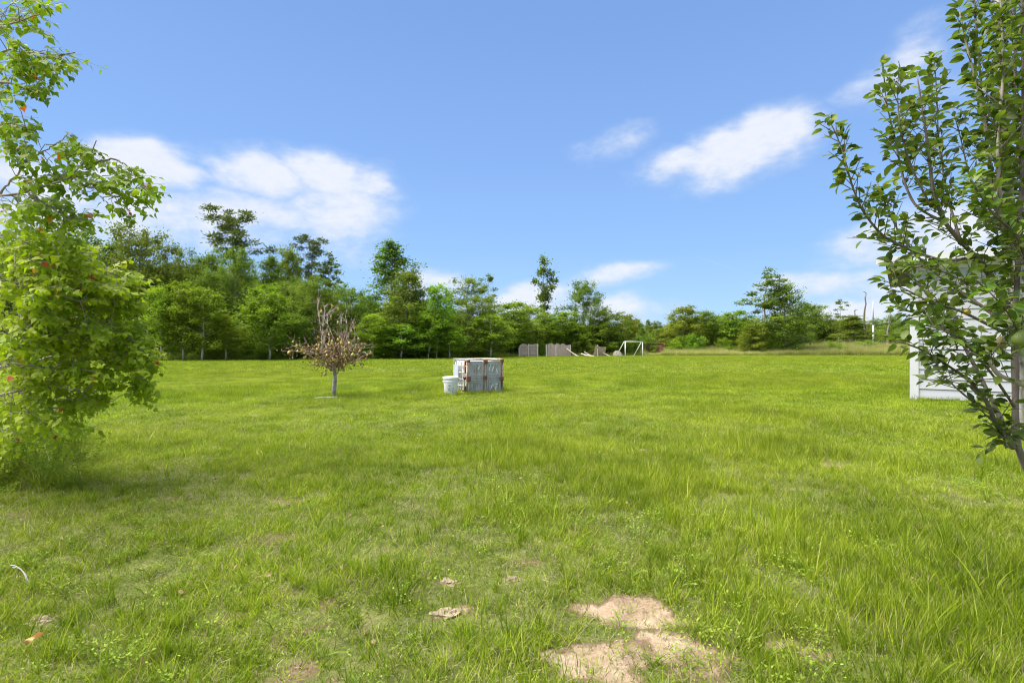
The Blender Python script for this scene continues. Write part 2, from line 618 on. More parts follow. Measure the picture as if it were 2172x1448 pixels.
M_GRASS = grass_mat('grass_blade')
M_DRY = grass_mat('grass_dry', dry=True)
M_TALLGRASS = leaf_mat('grass_tall', [(0, (.17, .22, .04)), (.5, (.33, .34, .09)), (1, (.55, .47, .24))], .35, objrand=.3, worldvar=.25)
M_EDGEGRASS = leaf_mat('grass_edge', [(0, (.08, .13, .018)), (1, (.21, .27, .05))], .3, objrand=.3, worldvar=.2)

# ------------------------------------------------------------------ ground
BARE = [  # px, py, half width m, half depth m
    (1335, 1285, .25, .17), (1275, 1392, .20, .16), (1300, 1440, .12, .12), (1402, 1350, .15, .07), (1682, 1372, .12, .08), (1480, 1400, .14, .10),
    (1762, 983, .20, .13), (80, 1305, .08, .05), (720, 1282, .07, .10), (650, 1340, .10, .08), (945, 1296, .07, .05), (1090, 1222, .05, .035), (955, 1226, .06, .04),
    (290, 1390, .12, .10), (640, 1430, .15, .08), (1365, 960, .10, .08), (1348, 1050, .08, .06), (560, 1150, .22, .14), (600, 1060, .30, .15), (380, 1060, .22, .12),
    (1140, 1190, .12, .06), (1570, 1150, .15, .10), (1330, 1180, .10, .05), (150, 1190, .15, .08), (1590, 1200, .12, .06), (60, 1090, .2, .12), (500, 1300, .1, .1),
]
BARE_W = [1.0, 1.0, .9, .95, 1.0, .65, .55, .45, .4, .4, .6, .5, .5, .35, .45, .45, .5, .3, .25, .3, .4, .3, .4, .3, .3, .3, .35]


def soilmask(x, y):
    wx = x + (vnoise(x * 8, y * 8, 3) - .5) * .22 + (vnoise(x * 27, y * 27, 5) - .5) * .10
    wy = y + (vnoise(x * 8, y * 8, 4) - .5) * .20 + (vnoise(x * 27, y * 27, 6) - .5) * .09
    m = np.zeros_like(x)
    for (px, py, a, b), wt in zip(BARE, BARE_W):
        cx, cy = GX(px, py)
        r2 = ((wx - cx) / a) ** 2 + ((wy - cy) / b) ** 2
        m = np.maximum(m, wt * np.clip(1.45 - r2, 0, 1))
    return m


def gheight(x, y):
    d = np.sqrt(x * x + y * y)
    near = np.clip(1 - d / 40, 0, 1)
    z = (fbm(x * .35, y * .35, 11, 3) - .5) * .10 * near + (fbm(x * 2.2, y * 2.2, 21, 3) - .5) * .035 * near
    sm = soilmask(x, y)
    return z + sm * (fbm(x * 22, y * 22, 31, 3) - .5) * .03 - sm * .004


def build_ground():
    nx, ny = 400, 400
    u = np.linspace(-1, 1, nx)
    xs = 1.2 * np.sinh(8.2 * u)
    v = np.linspace(-1, 1, ny)
    ys = 2.6 + 1.2 * np.sinh(8.2 * v)
    Xg, Yg = np.meshgrid(xs, ys)
    Zg = gheight(Xg, Yg)
    V = np.stack([Xg, Yg, Zg], -1).reshape(-1, 3)
    i = np.arange(ny - 1)[:, None] * nx
    j = np.arange(nx - 1)[None]
    q = np.stack([i + j, i + j + 1, i + j + 1 + nx, i + j + nx], -1).reshape(-1, 4)
    m, nt, b = mat('ground_soil')
    L = nt.links.new
    at = nd(nt, 'ShaderNodeAttribute', attribute_name='tint')
    n1 = noise_n(nt, 5, 6, .65, 'World')
    n2 = noise_n(nt, 60, 5, .7, 'World')
    n3 = noise_n(nt, 1.1, 4, .6, 'World')
    soil = ramp(nt, n1, [(.3, (.21, .145, .095)), (.5, (.34, .255, .17)), (.72, (.46, .37, .265))])
    soil = mixc(nt, 1.0, soil, ramp(nt, n2, [(.3, (.72, .70, .68)), (.6, (1.08, 1.06, 1.04))]), 'MULTIPLY')
    thatch = ramp(nt, n1, [(.3, (.085, .105, .025)), (.55, (.14, .16, .04)), (.75, (.23, .20, .09))])
    thatch = mixc(nt, 1.0, thatch, ramp(nt, n2, [(.3, (.6, .6, .6)), (.7, (1.3, 1.3, 1.3))]), 'MULTIPLY')
    fac = math_n(nt, 'ADD', at.outputs['Fac'], math_n(nt, 'MULTIPLY_ADD', n2, .5, -.25))
    f = nd(nt, 'ShaderNodeMapRange', interpolation_type='SMOOTHSTEP')
    f.inputs['From Min'].default_value = .35
    f.inputs['From Max'].default_value = .72
    L(fac, f.inputs['Value'])
    f2 = nd(nt, 'ShaderNodeMapRange', interpolation_type='SMOOTHSTEP')
    f2.inputs['From Min'].default_value = .05
    f2.inputs['From Max'].default_value = .4
    L(fac, f2.inputs['Value'])
    thatch = mixc(nt, f2.outputs[0], thatch, (.17, .115, .07))
    L(mixc(nt, f.outputs[0], thatch, soil), b.inputs['Base Color'])
    b.inputs['Roughness'].default_value = .95
    b.inputs['Specular IOR Level'].default_value = .15
    bp = nd(nt, 'ShaderNodeBump')
    bp.inputs['Strength'].default_value = .8
    bp.inputs['Distance'].default_value = .02
    L(math_n(nt, 'ADD', n2, math_n(nt, 'MULTIPLY', n1, 1.5)), bp.inputs['Height'])
    L(bp.outputs[0], b.inputs['Normal'])
    me = mesh_raw('ground', V, [q], [m], soilmask(Xg, Yg).ravel(), smooth=True)
    tag(link('ground', me), kind='structure')


build_ground()


# ------------------------------------------------------------------ grass
def tuft(n, radius, lmin, lmax, width, segs=3, bend=.6, upright=.5, seed=0, m=None, tints=(0, 1), flat=0.0):
    rs = np.random.RandomState(seed)
    mb = MB()
    for k in range(n):
        a = rs.rand() * 6.283
        r = radius * math.sqrt(rs.rand())
        base = np.array((math.cos(a) * r, math.sin(a) * r, -.01))
        az = rs.rand() * 6.283
        lean = (1 - upright) * rs.rand() + .06
        ln = lmin + (lmax - lmin) * rs.rand() ** 1.3
        d = np.array((math.cos(az), math.sin(az), 0))
        side = np.array((-math.sin(az + rs.normal() * .9), math.cos(az + rs.normal() * .9), 0))
        pts, wd = [], []
        p = base.copy()
        th = lean
        for s in range(segs + 1):
            pts.append(p.copy())
            wd.append(width * (1 - (s / segs) ** 1.6) * (1.0 if s else .7))
            p = p + (d * math.sin(th) + np.array((0, 0, math.cos(th)))) * ln / segs
            th += bend * (0.4 + rs.rand()) / segs * (1 + flat)
        V, F3, F4 = [], [], []
        for s in range(segs):
            V += [pts[s] - side * wd[s] / 2, pts[s] + side * wd[s] / 2]
        V.append(pts[segs])
        for s in range(segs - 1):
            F4.append((2 * s, 2 * s + 1, 2 * s + 3, 2 * s + 2))
        e = 2 * (segs - 1)
        F3.append((e, e + 1, e + 2))
        fs = [np.array(F3)]
        if F4:
            fs.append(np.array(F4))
        mb.add(V, fs, tints[0] + (tints[1] - tints[0]) * rs.rand())
    return mb.mesh('tuft', [m or M_GRASS])


def sprig(seed):
    """small broadleaf weed rosette of the lawn"""
    rs = np.random.RandomState(seed)
    mb = MB()
    n = 34
    pos, ax = [], []
    for k in range(n):
        a = rs.rand() * 6.283
        r = .09 * math.sqrt(rs.rand())
        h = .02 + .07 * rs.rand()
        pos.append((math.cos(a) * r, math.sin(a) * r, h))
        ax.append((math.cos(a + rs.normal()), math.sin(a + rs.normal()), .5 * rs.normal() + .3))
    leaves(mb, np.array(pos), np.array(ax), np.array([(0, 0, 1.)] * n) + rs.normal(size=(n, 3)) * .4, .012 + .014 * rs.rand(n), .008 + .006 * rs.rand(n), DIAMOND, rs.rand(n))
    for k in range(8):
        a = rs.rand() * 6.283
        mb.tube([(0, 0, 0), (math.cos(a) * .04, math.sin(a) * .04, .05), (math.cos(a) * .08, math.sin(a) * .08, .07)], .0012, 3, False, .6)
    return mb.mesh('sprig', [M_WEED])


def frus(n, d0, d1, pw=1.0, side=1.12, pad=1.0):
    """random ground points inside the widened view wedge"""
    u = RNG.rand(n)
    d = np.sqrt(d0 * d0 + (d1 * d1 - d0 * d0) * u ** pw)
    x = (RNG.rand(n) * 2 - 1) * (d * side + pad)
    return x, d


def edge_depth(px):
    return np.interp(px, [-400, 150, 300, 560, 850, 1000, 1090, 1250, 1400, 1930, 2600], [46, 48, 50, 54, 60, 64, 70, 76, 80, 80, 80])


SHED = dict(c=np.array((10.62, 13.62)), a=rad(-38.5))


def in_shed(x, y):
    ca, sa = math.cos(SHED['a']), math.sin(SHED['a'])
    dx, dy = x - SHED['c'][0], y - SHED['c'][1]
    u = dx * ca + dy * sa
    v = -dx * sa + dy * ca
    return (u > -.02) & (v > -.02) & (u < 9) & (v < 7)


TOTE = dict(p=np.array((-1.345, 15.2)), a=rad(28))


def in_tote(x, y):
    ca, sa = math.cos(TOTE['a']), math.sin(TOTE['a'])
    dx, dy = x - TOTE['p'][0], y - TOTE['p'][1]
    u = dx * ca + dy * sa
    v = -dx * sa + dy * ca
    return (u > -.03) & (v > -.03) & (u < 1.23) & (v < 1.23)


def lay(name, x, y, protos, smin, smax, hvar, label, keepsoil=.35, weights=None, tilt=.15):
    sm = soilmask(x, y)
    k = (RNG.rand(len(x)) > np.clip(sm * 1.6 * (.25 + 1.15 * fbm(x * 12, y * 12, 17, 2)) - .1, 0, .90)) & ~in_shed(x, y) & ~in_tote(x, y)
    x, y = x[k], y[k]
    n = len(x)
    z = gheight(x, y)
    tall = hvar(x, y)
    s = (smin + (smax - smin) * RNG.rand(n))
    scl = np.stack([s, s, s * tall], -1)
    rot = np.stack([RNG.normal(size=n) * tilt, RNG.normal(size=n) * tilt, RNG.rand(n) * 6.283], -1)
    idx = RNG.choice(len(protos), n, p=weights)
    o = scatter(name, np.stack([x, y, z], -1), rot, scl, idx, protos)
    tag(o, label, 'grass', kind='stuff')
    return o


def hv_near(x, y):
    a = fbm(x * .55 + 3, y * .28, 51, 3)
    b = fbm(x * 2.2, y * 1.6, 61, 3)
    h = .50 + 1.0 * np.clip((a - .38) * 2.4, 0, 1) * (.5 + b) + .25 * b
    sm = np.maximum.reduce([soilmask(x, y + q) for q in (0, .06, .12, .18)])
    return h * np.clip(1.0 - sm * .75, .3, 1)


near_p = [tuft(28, .06, .05, .14, .0036, 4, .8, .60, s) for s in (1, 2, 3, 4)] + \
         [tuft(24, .08, .03, .09, .0040, 3, 1.3, .2, s) for s in (5, 6, 7)] + \
         [tuft(20, .035, .10, .24, .0045, 4, .6, .78, s) for s in (8, 9)] + \
         [tuft(10, .06, .05, .14, .0035, 4, 1.4, .1, 10, M_DRY)]
x, y = frus(52000, 1.3, 8.0)
dens = fbm(x * 1.3, y * 1.3, 71, 3)
k = RNG.rand(len(x)) < np.clip((dens - .30) * 3.2, .18, 1)
lay('lawn_grass', x[k], y[k], near_p, .75, 1.3, hv_near, 'fine green lawn grass growing in uneven tufts close by', weights=[.12, .12, .12, .12, .11, .11, .11, .045, .045, .10])

mid_p = [tuft(36, .15, .05, .15, .007, 3, .9, .5, s) for s in (21, 22, 23)] + \
        [tuft(26, .13, .08, .22, .007, 3, .9, .6, 24)] + [tuft(30, .15, .04, .10, .008, 2, 1.1, .3, 25)] + \
        [tuft(9, .12, .08, .22, .006, 3, .9, .5, 26, M_DRY)]
x, y = frus(80000, 6.5, 27)


def hv_mid(x, y):
    a = fbm(x * .35 + 3, y * .2, 51, 3)
    b = fbm(x * 1.1, y * .8, 61, 3)
    return .42 + .85 * np.clip((a - .38) * 2.4, 0, 1) * (.45 + b) + .2 * b


lay('meadow_grass', x, y, mid_p, .7, 1.25, hv_mid, 'green grass of the open field in soft taller and shorter patches', weights=[.23, .23, .22, .12, .17, .03])

far_p = [tuft(34, .38, .05, .13, .022, 2, .8, .5, s) for s in (31, 32, 33)] + [tuft(30, .38, .04, .09, .03, 2, .9, .4, 34)]
x, y = frus(80000, 25, 84, 1.15)
pxx = 1086 + x / y * F
k = y < edge_depth(pxx) + 3
lay('field_grass', x[k], y[k], far_p, .7, 1.3, lambda x, y: .45 + .6 * fbm(x * .15, y * .1, 81, 3), 'short pale green grass of the far field before the woods')

# straw, runners and short leaves lying between the tufts
lit = [tuft(22, .10, .03, .09, .0034, 2, 1.2, .0, s, M_DRY, flat=1.5) for s in (91, 92)] + [tuft(24, .10, .02, .07, .0036, 2, 1.0, .15, s) for s in (93, 94, 95)]
x, y = frus(42000, 1.3, 9)
lay('ground_litter', x, y, lit, .7, 1.3, lambda x, y: .6 + .3 * fbm(x, y, 8, 2), 'short runners and dead straw matted between the lawn tufts', weights=[.13, .12, .25, .25, .25], tilt=.3)

# crumbs of soil on the bare patches
cr = []
for sd in (1, 2, 3):
    rs = np.random.RandomState(sd)
    V = np.array([(1, 0, 0), (-1, 0, 0), (0, 1, 0), (0, -1, 0), (0, 0, .7), (0, 0, -.5)]) * (.7 + .6 * rs.rand(6, 1)) + rs.normal(size=(6, 3)) * .12
    cr.append(mesh_raw('crumb', V * .008, [np.array([(0, 2, 4), (2, 1, 4), (1, 3, 4), (3, 0, 4), (2, 0, 5), (1, 2, 5), (3, 1, 5), (0, 3, 5)])], [simple_mat('crumb', (.22, .155, .11), (.44, .34, .25), 60, .98)]))
x, y = frus(60000, 1.5, 7)
k = RNG.rand(len(x)) < np.clip(soilmask(x, y) * 1.2, 0, .8) * .8
x, y = x[k], y[k]
n = len(x)
o = scatter('soil_crumbs', np.stack([x, y, gheight(x, y)], -1), RNG.rand(n, 3) * 6.28, np.repeat((.25 + 1.0 * RNG.rand(n) ** 3)[:, None], 3, 1), RNG.randint(0, 3, n), cr)
tag(o, 'crumbs of dry soil strewn over the bare patches', 'soil crumbs', kind='stuff')
# small dead leaves dropped in the lawn
dl = []
for sd in (1, 2, 3):
    mb = MB()
    leaves(mb, np.zeros((1, 3)), np.array([(1., 0, .1)]), np.array([(0, 0, 1.)]), .03, .02, OVAL, np.array([.3 * sd]))
    dl.append(mb.mesh('fallen_leaf', [leaf_mat('fallen_leaf', [(0, (.16, .09, .05)), (1, (.42, .28, .18))], .15, tcol=(1, .8, .5))]))
x, y = frus(900, 1.6, 8)
k = RNG.rand(len(x)) < np.clip(.75 - x / y, .15, 1)
x, y = x[k], y[k]
n = len(x)
o = scatter('fallen_leaves', np.stack([x, y, gheight(x, y) + .025], -1), np.stack([RNG.normal(size=n) * .6, RNG.normal(size=n) * .6, RNG.rand(n) * 6.28], -1), np.repeat((.5 + .8 * RNG.rand(n))[:, None], 3, 1), RNG.randint(0, 3, n), dl)
tag(o, 'small brown dead leaves dropped among the grass', 'leaves', kind='stuff')
# longer grass left standing round things the mower cannot reach
px_, py_ = [], []


def along(p0, p1, n, sp):
    t = RNG.rand(n)
    px_.append(p0[0] + (p1[0] - p0[0]) * t + RNG.normal(size=n) * sp)
    py_.append(p0[1] + (p1[1] - p0[1]) * t + RNG.normal(size=n) * sp)


ca, sa = math.cos(TOTE['a']), math.sin(TOTE['a'])
q0 = TOTE['p']
q1 = q0 + 1.22 * np.array((ca, sa))
q2 = q0 + 1.22 * np.array((-sa, ca))
out_ = np.array((sa, -ca)) * .10
along(q0 + out_, q1 + out_, 60, .05)
along(q0 - np.array((ca, sa)) * .1, q2 - np.array((ca, sa)) * .1, 45, .05)
along(q1 + np.array((ca, sa)) * .2, q1 + np.array((ca, sa)) * .2 + (q2 - q0), 40, .1)
along((-2.0, 14.72), (-1.55, 14.72), 22, .04)
along((-5.1, 14.1), (-4.8, 14.3), 12, .08)
ca, sa = math.cos(SHED['a']), math.sin(SHED['a'])
q0 = SHED['c'] + np.array((sa, -ca)) * .16
along(q0, q0 + 3 * np.array((ca, sa)), 110, .05)
x, y = np.concatenate(px_), np.concatenate(py_)
n = len(x)
ep = [tuft(22, .06, .08, .24, .007, 3, .9, .6, s) for s in (101, 102, 103)]
o = scatter('unmown_grass', np.stack([x, y, gheight(x, y)], -1), np.stack([RNG.normal(size=n) * .1, RNG.normal(size=n) * .1, RNG.rand(n) * 6.28], -1),
            np.repeat((.5 + .6 * RNG.rand(n))[:, None], 3, 1), RNG.randint(0, 3, n), ep)
tag(o, 'longer grass left standing along the tank, the pail and the building', 'grass', kind='stuff')

# low broadleaf weeds in the lawn
wp = [sprig(s) for s in (1, 2, 3)]
x, y = frus(5000, 1.4, 9)
k = (RNG.rand(len(x)) < np.clip((fbm(x * .8, y * .8, 91, 3) - .5) * 6, 0, 1))
x, y = x[k], y[k]
n = len(x)
o = scatter('lawn_weeds', np.stack([x, y, gheight(x, y)], -1), np.stack([RNG.normal(size=n) * .2, RNG.normal(size=n) * .2, RNG.rand(n) * 6.28], -1),
            np.repeat((.5 + .6 * RNG.rand(n))[:, None], 3, 1), RNG.randint(0, 3, n), wp)
tag(o, 'small leafy weeds mixed into the lawn in patches', 'weeds', kind='stuff')

# tall weeds at the foot of the tallow tree
wb = [tuft(20, .10, .18, .48, .008, 4, 1.3, .5, s) for s in (41, 42, 43)] + [tuft(12, .1, .2, .6, .007, 4, 1.5, .35, 44, M_DRY)]


def weedstem(seed):
    rs = np.random.RandomState(seed)
    mb = MB()
    for k in range(6):
        a = rs.rand() * 6.283
        h = .25 + .3 * rs.rand()
        tip = np.array((math.cos(a) * .18, math.sin(a) * .18, h))
        pts = [np.zeros(3), tip * .5 + (0, 0, .05), tip]
        mb.tube(pts, [.004, .003, .0015], 4, False, .5)
        t = np.linspace(.15, 1, 16)
        pos = np.array([np.array(tip) * q for q in t])
        ang = t * 40
        ax = np.stack([np.cos(ang), np.sin(ang), np.full(16, .5)], -1)
        leaves(mb, pos, ax, np.array([(0, 0, 1.)] * 16) + rs.normal(size=(16, 3)) * .3, .05 + .03 * rs.rand(16), .014, DIAMOND, rs.rand(16))
    return mb.mesh('weedstem', [M_WEED])


wb += [weedstem(1), weedstem(2), weedstem(3)]
n = 1900
d = 4.8 + 4.4 * RNG.rand(n) ** .9
xl = -d * (1.25 - .42 * RNG.rand(n) ** 1.5)
k = RNG.rand(n) < np.clip((-(xl / d) - .78) * 6 * np.clip((d - 3.2) / 2.5, .15, 1), 0, 1)
d, xl = d[k], xl[k]
n = len(d)
o = scatter('tall_weeds', np.stack([xl, d, gheight(xl, d)], -1), np.stack([RNG.normal(size=n) * .15, RNG.normal(size=n) * .15, RNG.rand(n) * 6.28], -1),
            np.repeat((.45 + .55 * RNG.rand(n))[:, None], 3, 1), RNG.randint(0, len(wb), n), wb)
tag(o, 'tall tangled grass and weeds under the tallow tree', 'weeds', kind='stuff')

# tall tan grass bank beyond the field
tg = [tuft(44, .45, .6, 1.25, .03, 3, .7, .65, s, M_TALLGRASS) for s in (51, 52, 53)] + [tuft(24, .4, .9, 1.6, .022, 3, .6, .7, 54, M_TALLGRASS, (.6, 1))]
n = 13000
px = 1362 + (2350 - 1362) * RNG.rand(n)
d = edge_depth(px) + 16 * RNG.rand(n) ** 1.2
hs = np.interp(px, [1362, 1500, 1650, 1750, 1950], [.95, 1.0, 1.15, 1.6, 1.75]) * (.7 + .6 * fbm(px * .012, d * .1, 5, 2))
hs *= np.where((px > 1366) & (px < 1404) & (d < 88), .5, 1)
hs *= np.clip(.6 + (d - edge_depth(px)) * .12, .6, 1.25)
o = scatter('tall_grass', np.stack([(px - 1086) / F * d, d, np.zeros(n)], -1), np.stack([RNG.normal(size=n) * .08, RNG.normal(size=n) * .08, RNG.rand(n) * 6.28], -1),
            np.stack([np.ones(n), np.ones(n), hs], -1), RNG.choice(4, n, p=[.3, .3, .25, .15]), tg)
tag(o, 'uncut tan and green grass standing in a bank beyond the mown field', 'grass', kind='stuff')
eg = [tuft(40, .45, .35, .8, .035, 3, .8, .6, s, M_EDGEGRASS) for s in (61, 62)] + [tuft(24, .4, .5, 1.1, .03, 3, .6, .7, 63, M_TALLGRASS, (0, .6))]
n = 3600
px = -300 + (1380 + 300) * RNG.rand(n)
d = edge_depth(px) + .4 + 5 * RNG.rand(n) ** 1.3
o = scatter('edge_grass', np.stack([(px - 1086) / F * d, d, np.zeros(n)], -1), np.stack([RNG.normal(size=n) * .1, RNG.normal(size=n) * .1, RNG.rand(n) * 6.28], -1),
            np.repeat((.5 + .5 * RNG.rand(n))[:, None], 3, 1), RNG.choice(3, n, p=[.42, .4, .18]), eg)
tag(o, 'dark rough grass along the foot of the woods', 'grass', kind='stuff')


# ------------------------------------------------------------------ woodland
def tree_mesh(kind, seed):
    """returns trunk MB and crown MB for a tree 1 unit tall scaled later; sizes in metres at its natural height"""
    global RNG
    keep = RNG
    RNG = np.random.RandomState(seed)
    spec = dict(
        broad=dict(H=13., R=4.2, h0=.08, n=66, cl=(.6, 1.15), lp=130, ls=(.18, .28), up=.35, flat=.75, mat=M_BROAD, gap=.10),
        oval=dict(H=12., R=3.0, h0=.08, n=54, cl=(.5, 1.0), lp=120, ls=(.18, .28), up=.5, flat=.8, mat=M_BROAD, gap=.12),
        slim=dict(H=8.5, R=2.1, h0=.24, n=46, cl=(.35, .75), lp=95, ls=(.15, .24), up=.7, flat=.6, mat=M_BRIGHT, gap=.25),
        cone=dict(H=15., R=3.4, h0=.10, n=66, cl=(.45, .9), lp=100, ls=(.18, .27), up=.25, flat=.6, mat=M_BROAD, gap=.15),
        airy=dict(H=15., R=3.2, h0=.35, n=34, cl=(.35, .7), lp=62, ls=(.2, .3), up=.4, flat=.6, mat=M_BROAD, gap=.3),
        pine=dict(H=18., R=3.0, h0=.58, n=26, cl=(.5, .85), lp=110, ls=(.25, .38), up=.2, flat=.42, mat=M_PINE, gap=.2),
        column=dict(H=13., R=1.15, h0=.25, n=34, cl=(.4, .75), lp=60, ls=(.2, .3), up=.3, flat=.9, mat=M_BROAD, gap=.2),
        shrub=dict(H=3.2, R=1.7, h0=.02, n=30, cl=(.25, .6), lp=70, ls=(.10, .18), up=.6, flat=.8, mat=M_BRIGHT, gap=.05),
    )[kind]
    H, R, h0 = spec['H'], spec['R'], spec['h0']
    tr, cr = MB(), MB()
    # trunk
    nseg = 9
    zz = np.linspace(0, H * .93, nseg)
    wob = np.cumsum(RNG.normal(size=(nseg, 2)) * .012 * H, 0) * .6
    wob[0] = 0
    tp = np.column_stack([wob, zz])
    r0 = {'slim': .10, 'pine': .17, 'airy': .15, 'column': .13, 'shrub': .05}.get(kind, .2)
    tr.tube(tp, r0 * (1 - np.linspace(0, .9, nseg)), 7)

    def at(z):
        return np.array([np.interp(z, zz, tp[:, 0]), np.interp(z, zz, tp[:, 1]), z])

    def prof(t):
        if kind == 'cone':
            return (1 - t) ** .75 * (.75 + .25 * math.sin(t * 20 + seed)) + .04
        if kind == 'pine':
            return math.sqrt(max(0, 1 - (t * 1.5 - .6) ** 2)) * (.6 + .4 * math.sin(t * 14 + seed)) + .05
        if kind == 'column':
            return .75 + .5 * math.sin(t * 9 + seed * 1.7)
        if kind == 'airy':
            return (1 - t * .8) * (.6 + .5 * math.sin(t * 17 + seed)) + .08
        if kind == 'shrub':
            return math.sqrt(max(0, 1 - t * t)) + .1
        k = .42 if kind in ('broad', 'slim') else .35
        return (max(0, 1 - ((t - k) / (1.04 - k if t > k else k * 1.9)) ** 2) ** .7 + .08) * (.55 + .6 * RNG.rand())
    cen, rc, ct = [], [], []
    ga = RNG.rand() * 6.28
    for i in range(spec['n']):
        t = (i + .5) / spec['n']
        z = H * (h0 + (1 - h0) * t)
        ga += 2.4 + RNG.normal() * .35
        if RNG.rand() < spec['gap']:
            continue
        L = R * prof(t) * (.75 + .4 * RNG.rand())
        zs = max(z - L * spec['up'] * (.5 + RNG.rand() * .6), H * h0 * .6 * (1 if kind != 'shrub' else 0))
        s = at(min(zs, H * .9))
        e = at(min(z, H * .93)) + np.array((math.cos(ga) * L, math.sin(ga) * L, (z - min(z, H * .93))))
        mid = (s + e) / 2 + np.array((0, 0, (.12 if kind != 'pine' else -.02) * L)) + RNG.normal(size=3) * .06 * L
        tr.tube([s, mid, e], [r0 * .32 * (1 - t * .6), r0 * .2 * (1 - t * .6), .012], 4, False)
        hue = RNG.rand()
        m = 3 if L > .6 * R else 2
        for q in range(m):
            f = (.45 + .55 * q / max(1, m - 1)) if m > 1 else 1
            c = s * (1 - f) + e * f + RNG.normal(size=3) * .14 * R * (1 if q < m - 1 else .3)
            cen.append(c)
            rc.append(spec['cl'][0] + (spec['cl'][1] - spec['cl'][0]) * RNG.rand())
            ct.append(hue)
    cen = np.array(cen)
    rc = np.array(rc)
    ct = np.array(ct)
    lp = spec['lp']
    n = len(cen) * lp
    ci = np.repeat(np.arange(len(cen)), lp)
    dr = rdir(n)
    rr = rc[ci] * (.15 + np.abs(RNG.normal(size=n)) * (.62 if kind not in ('pine', 'airy', 'column') else .5))
    off = dr * rr[:, None]
    off[:, 2] *= spec['flat']
    pos = cen[ci] + off
    pos[:, 2] = np.maximum(pos[:, 2], .05)
    if kind == 'pine':
        ax = unit(dr + RNG.normal(size=(n, 3)) * .5 + np.array((0, 0, .35)))
        wd = .055
    else:
        ax = unit(dr * .7 + RNG.normal(size=(n, 3)) * .6 + np.array((0, 0, -.15)))
        wd = None
    nr = unit(dr * .6 + RNG.normal(size=(n, 3)) * .5 + np.array((0, 0, .8)))
    ls = spec['ls'][0] + (spec['ls'][1] - spec['ls'][0]) * RNG.rand(n)
    tint = np.clip(ct[ci] * .55 + RNG.rand(n) * .45, 0, 1)
    leaves(cr, pos, ax, nr, ls, ls * (.62 if wd is None else .3), DIAMOND, tint)
    RNG = keep
    zt = np.percentile(pos[:, 2], 99.7)
    wdt = np.percentile(np.abs(pos[:, 0]), 97) * 2
    return (tr.mesh('trunk', [M_BARKPALE if kind == 'slim' else M_BARK], True), cr.mesh('crown', [spec['mat']]), zt, wdt, tr, cr, spec['mat'])


PROTO = {}
for kind, seeds in (('broad', (1, 2, 3, 4)), ('oval', (5, 6)), ('slim', (7, 8, 9)), ('cone', (10, 11)), ('airy', (12, 13)), ('pine', (14, 15)), ('column', (16,)), ('shrub', (17, 18, 19))):
    PROTO[kind] = [tree_mesh(kind, s) for s in seeds]


def put_tree(name, kind, px, top, wpx, d, label, cat='tree', group=None, var=0, color=(1, 1, 1), rz=None):
    tm, cm, zt, wdt = PROTO[kind][var % len(PROTO[kind])][:4]
    X = (px - 1086) / F * d
    h = EYE + (HOR - top) / F * d
    wm = wpx / F * d
    o = empty(name, (X, d, 0), random.random() * 6.28 if rz is None else rz)
    o.scale = (wm / wdt, wm / wdt, h / zt)
    a = link('trunk', tm, o)
    b = link('crown', cm, o)
    for q in (a, b):
        q.color = tuple(color) + (1,)
    tag(o, label, cat, group)
    return o


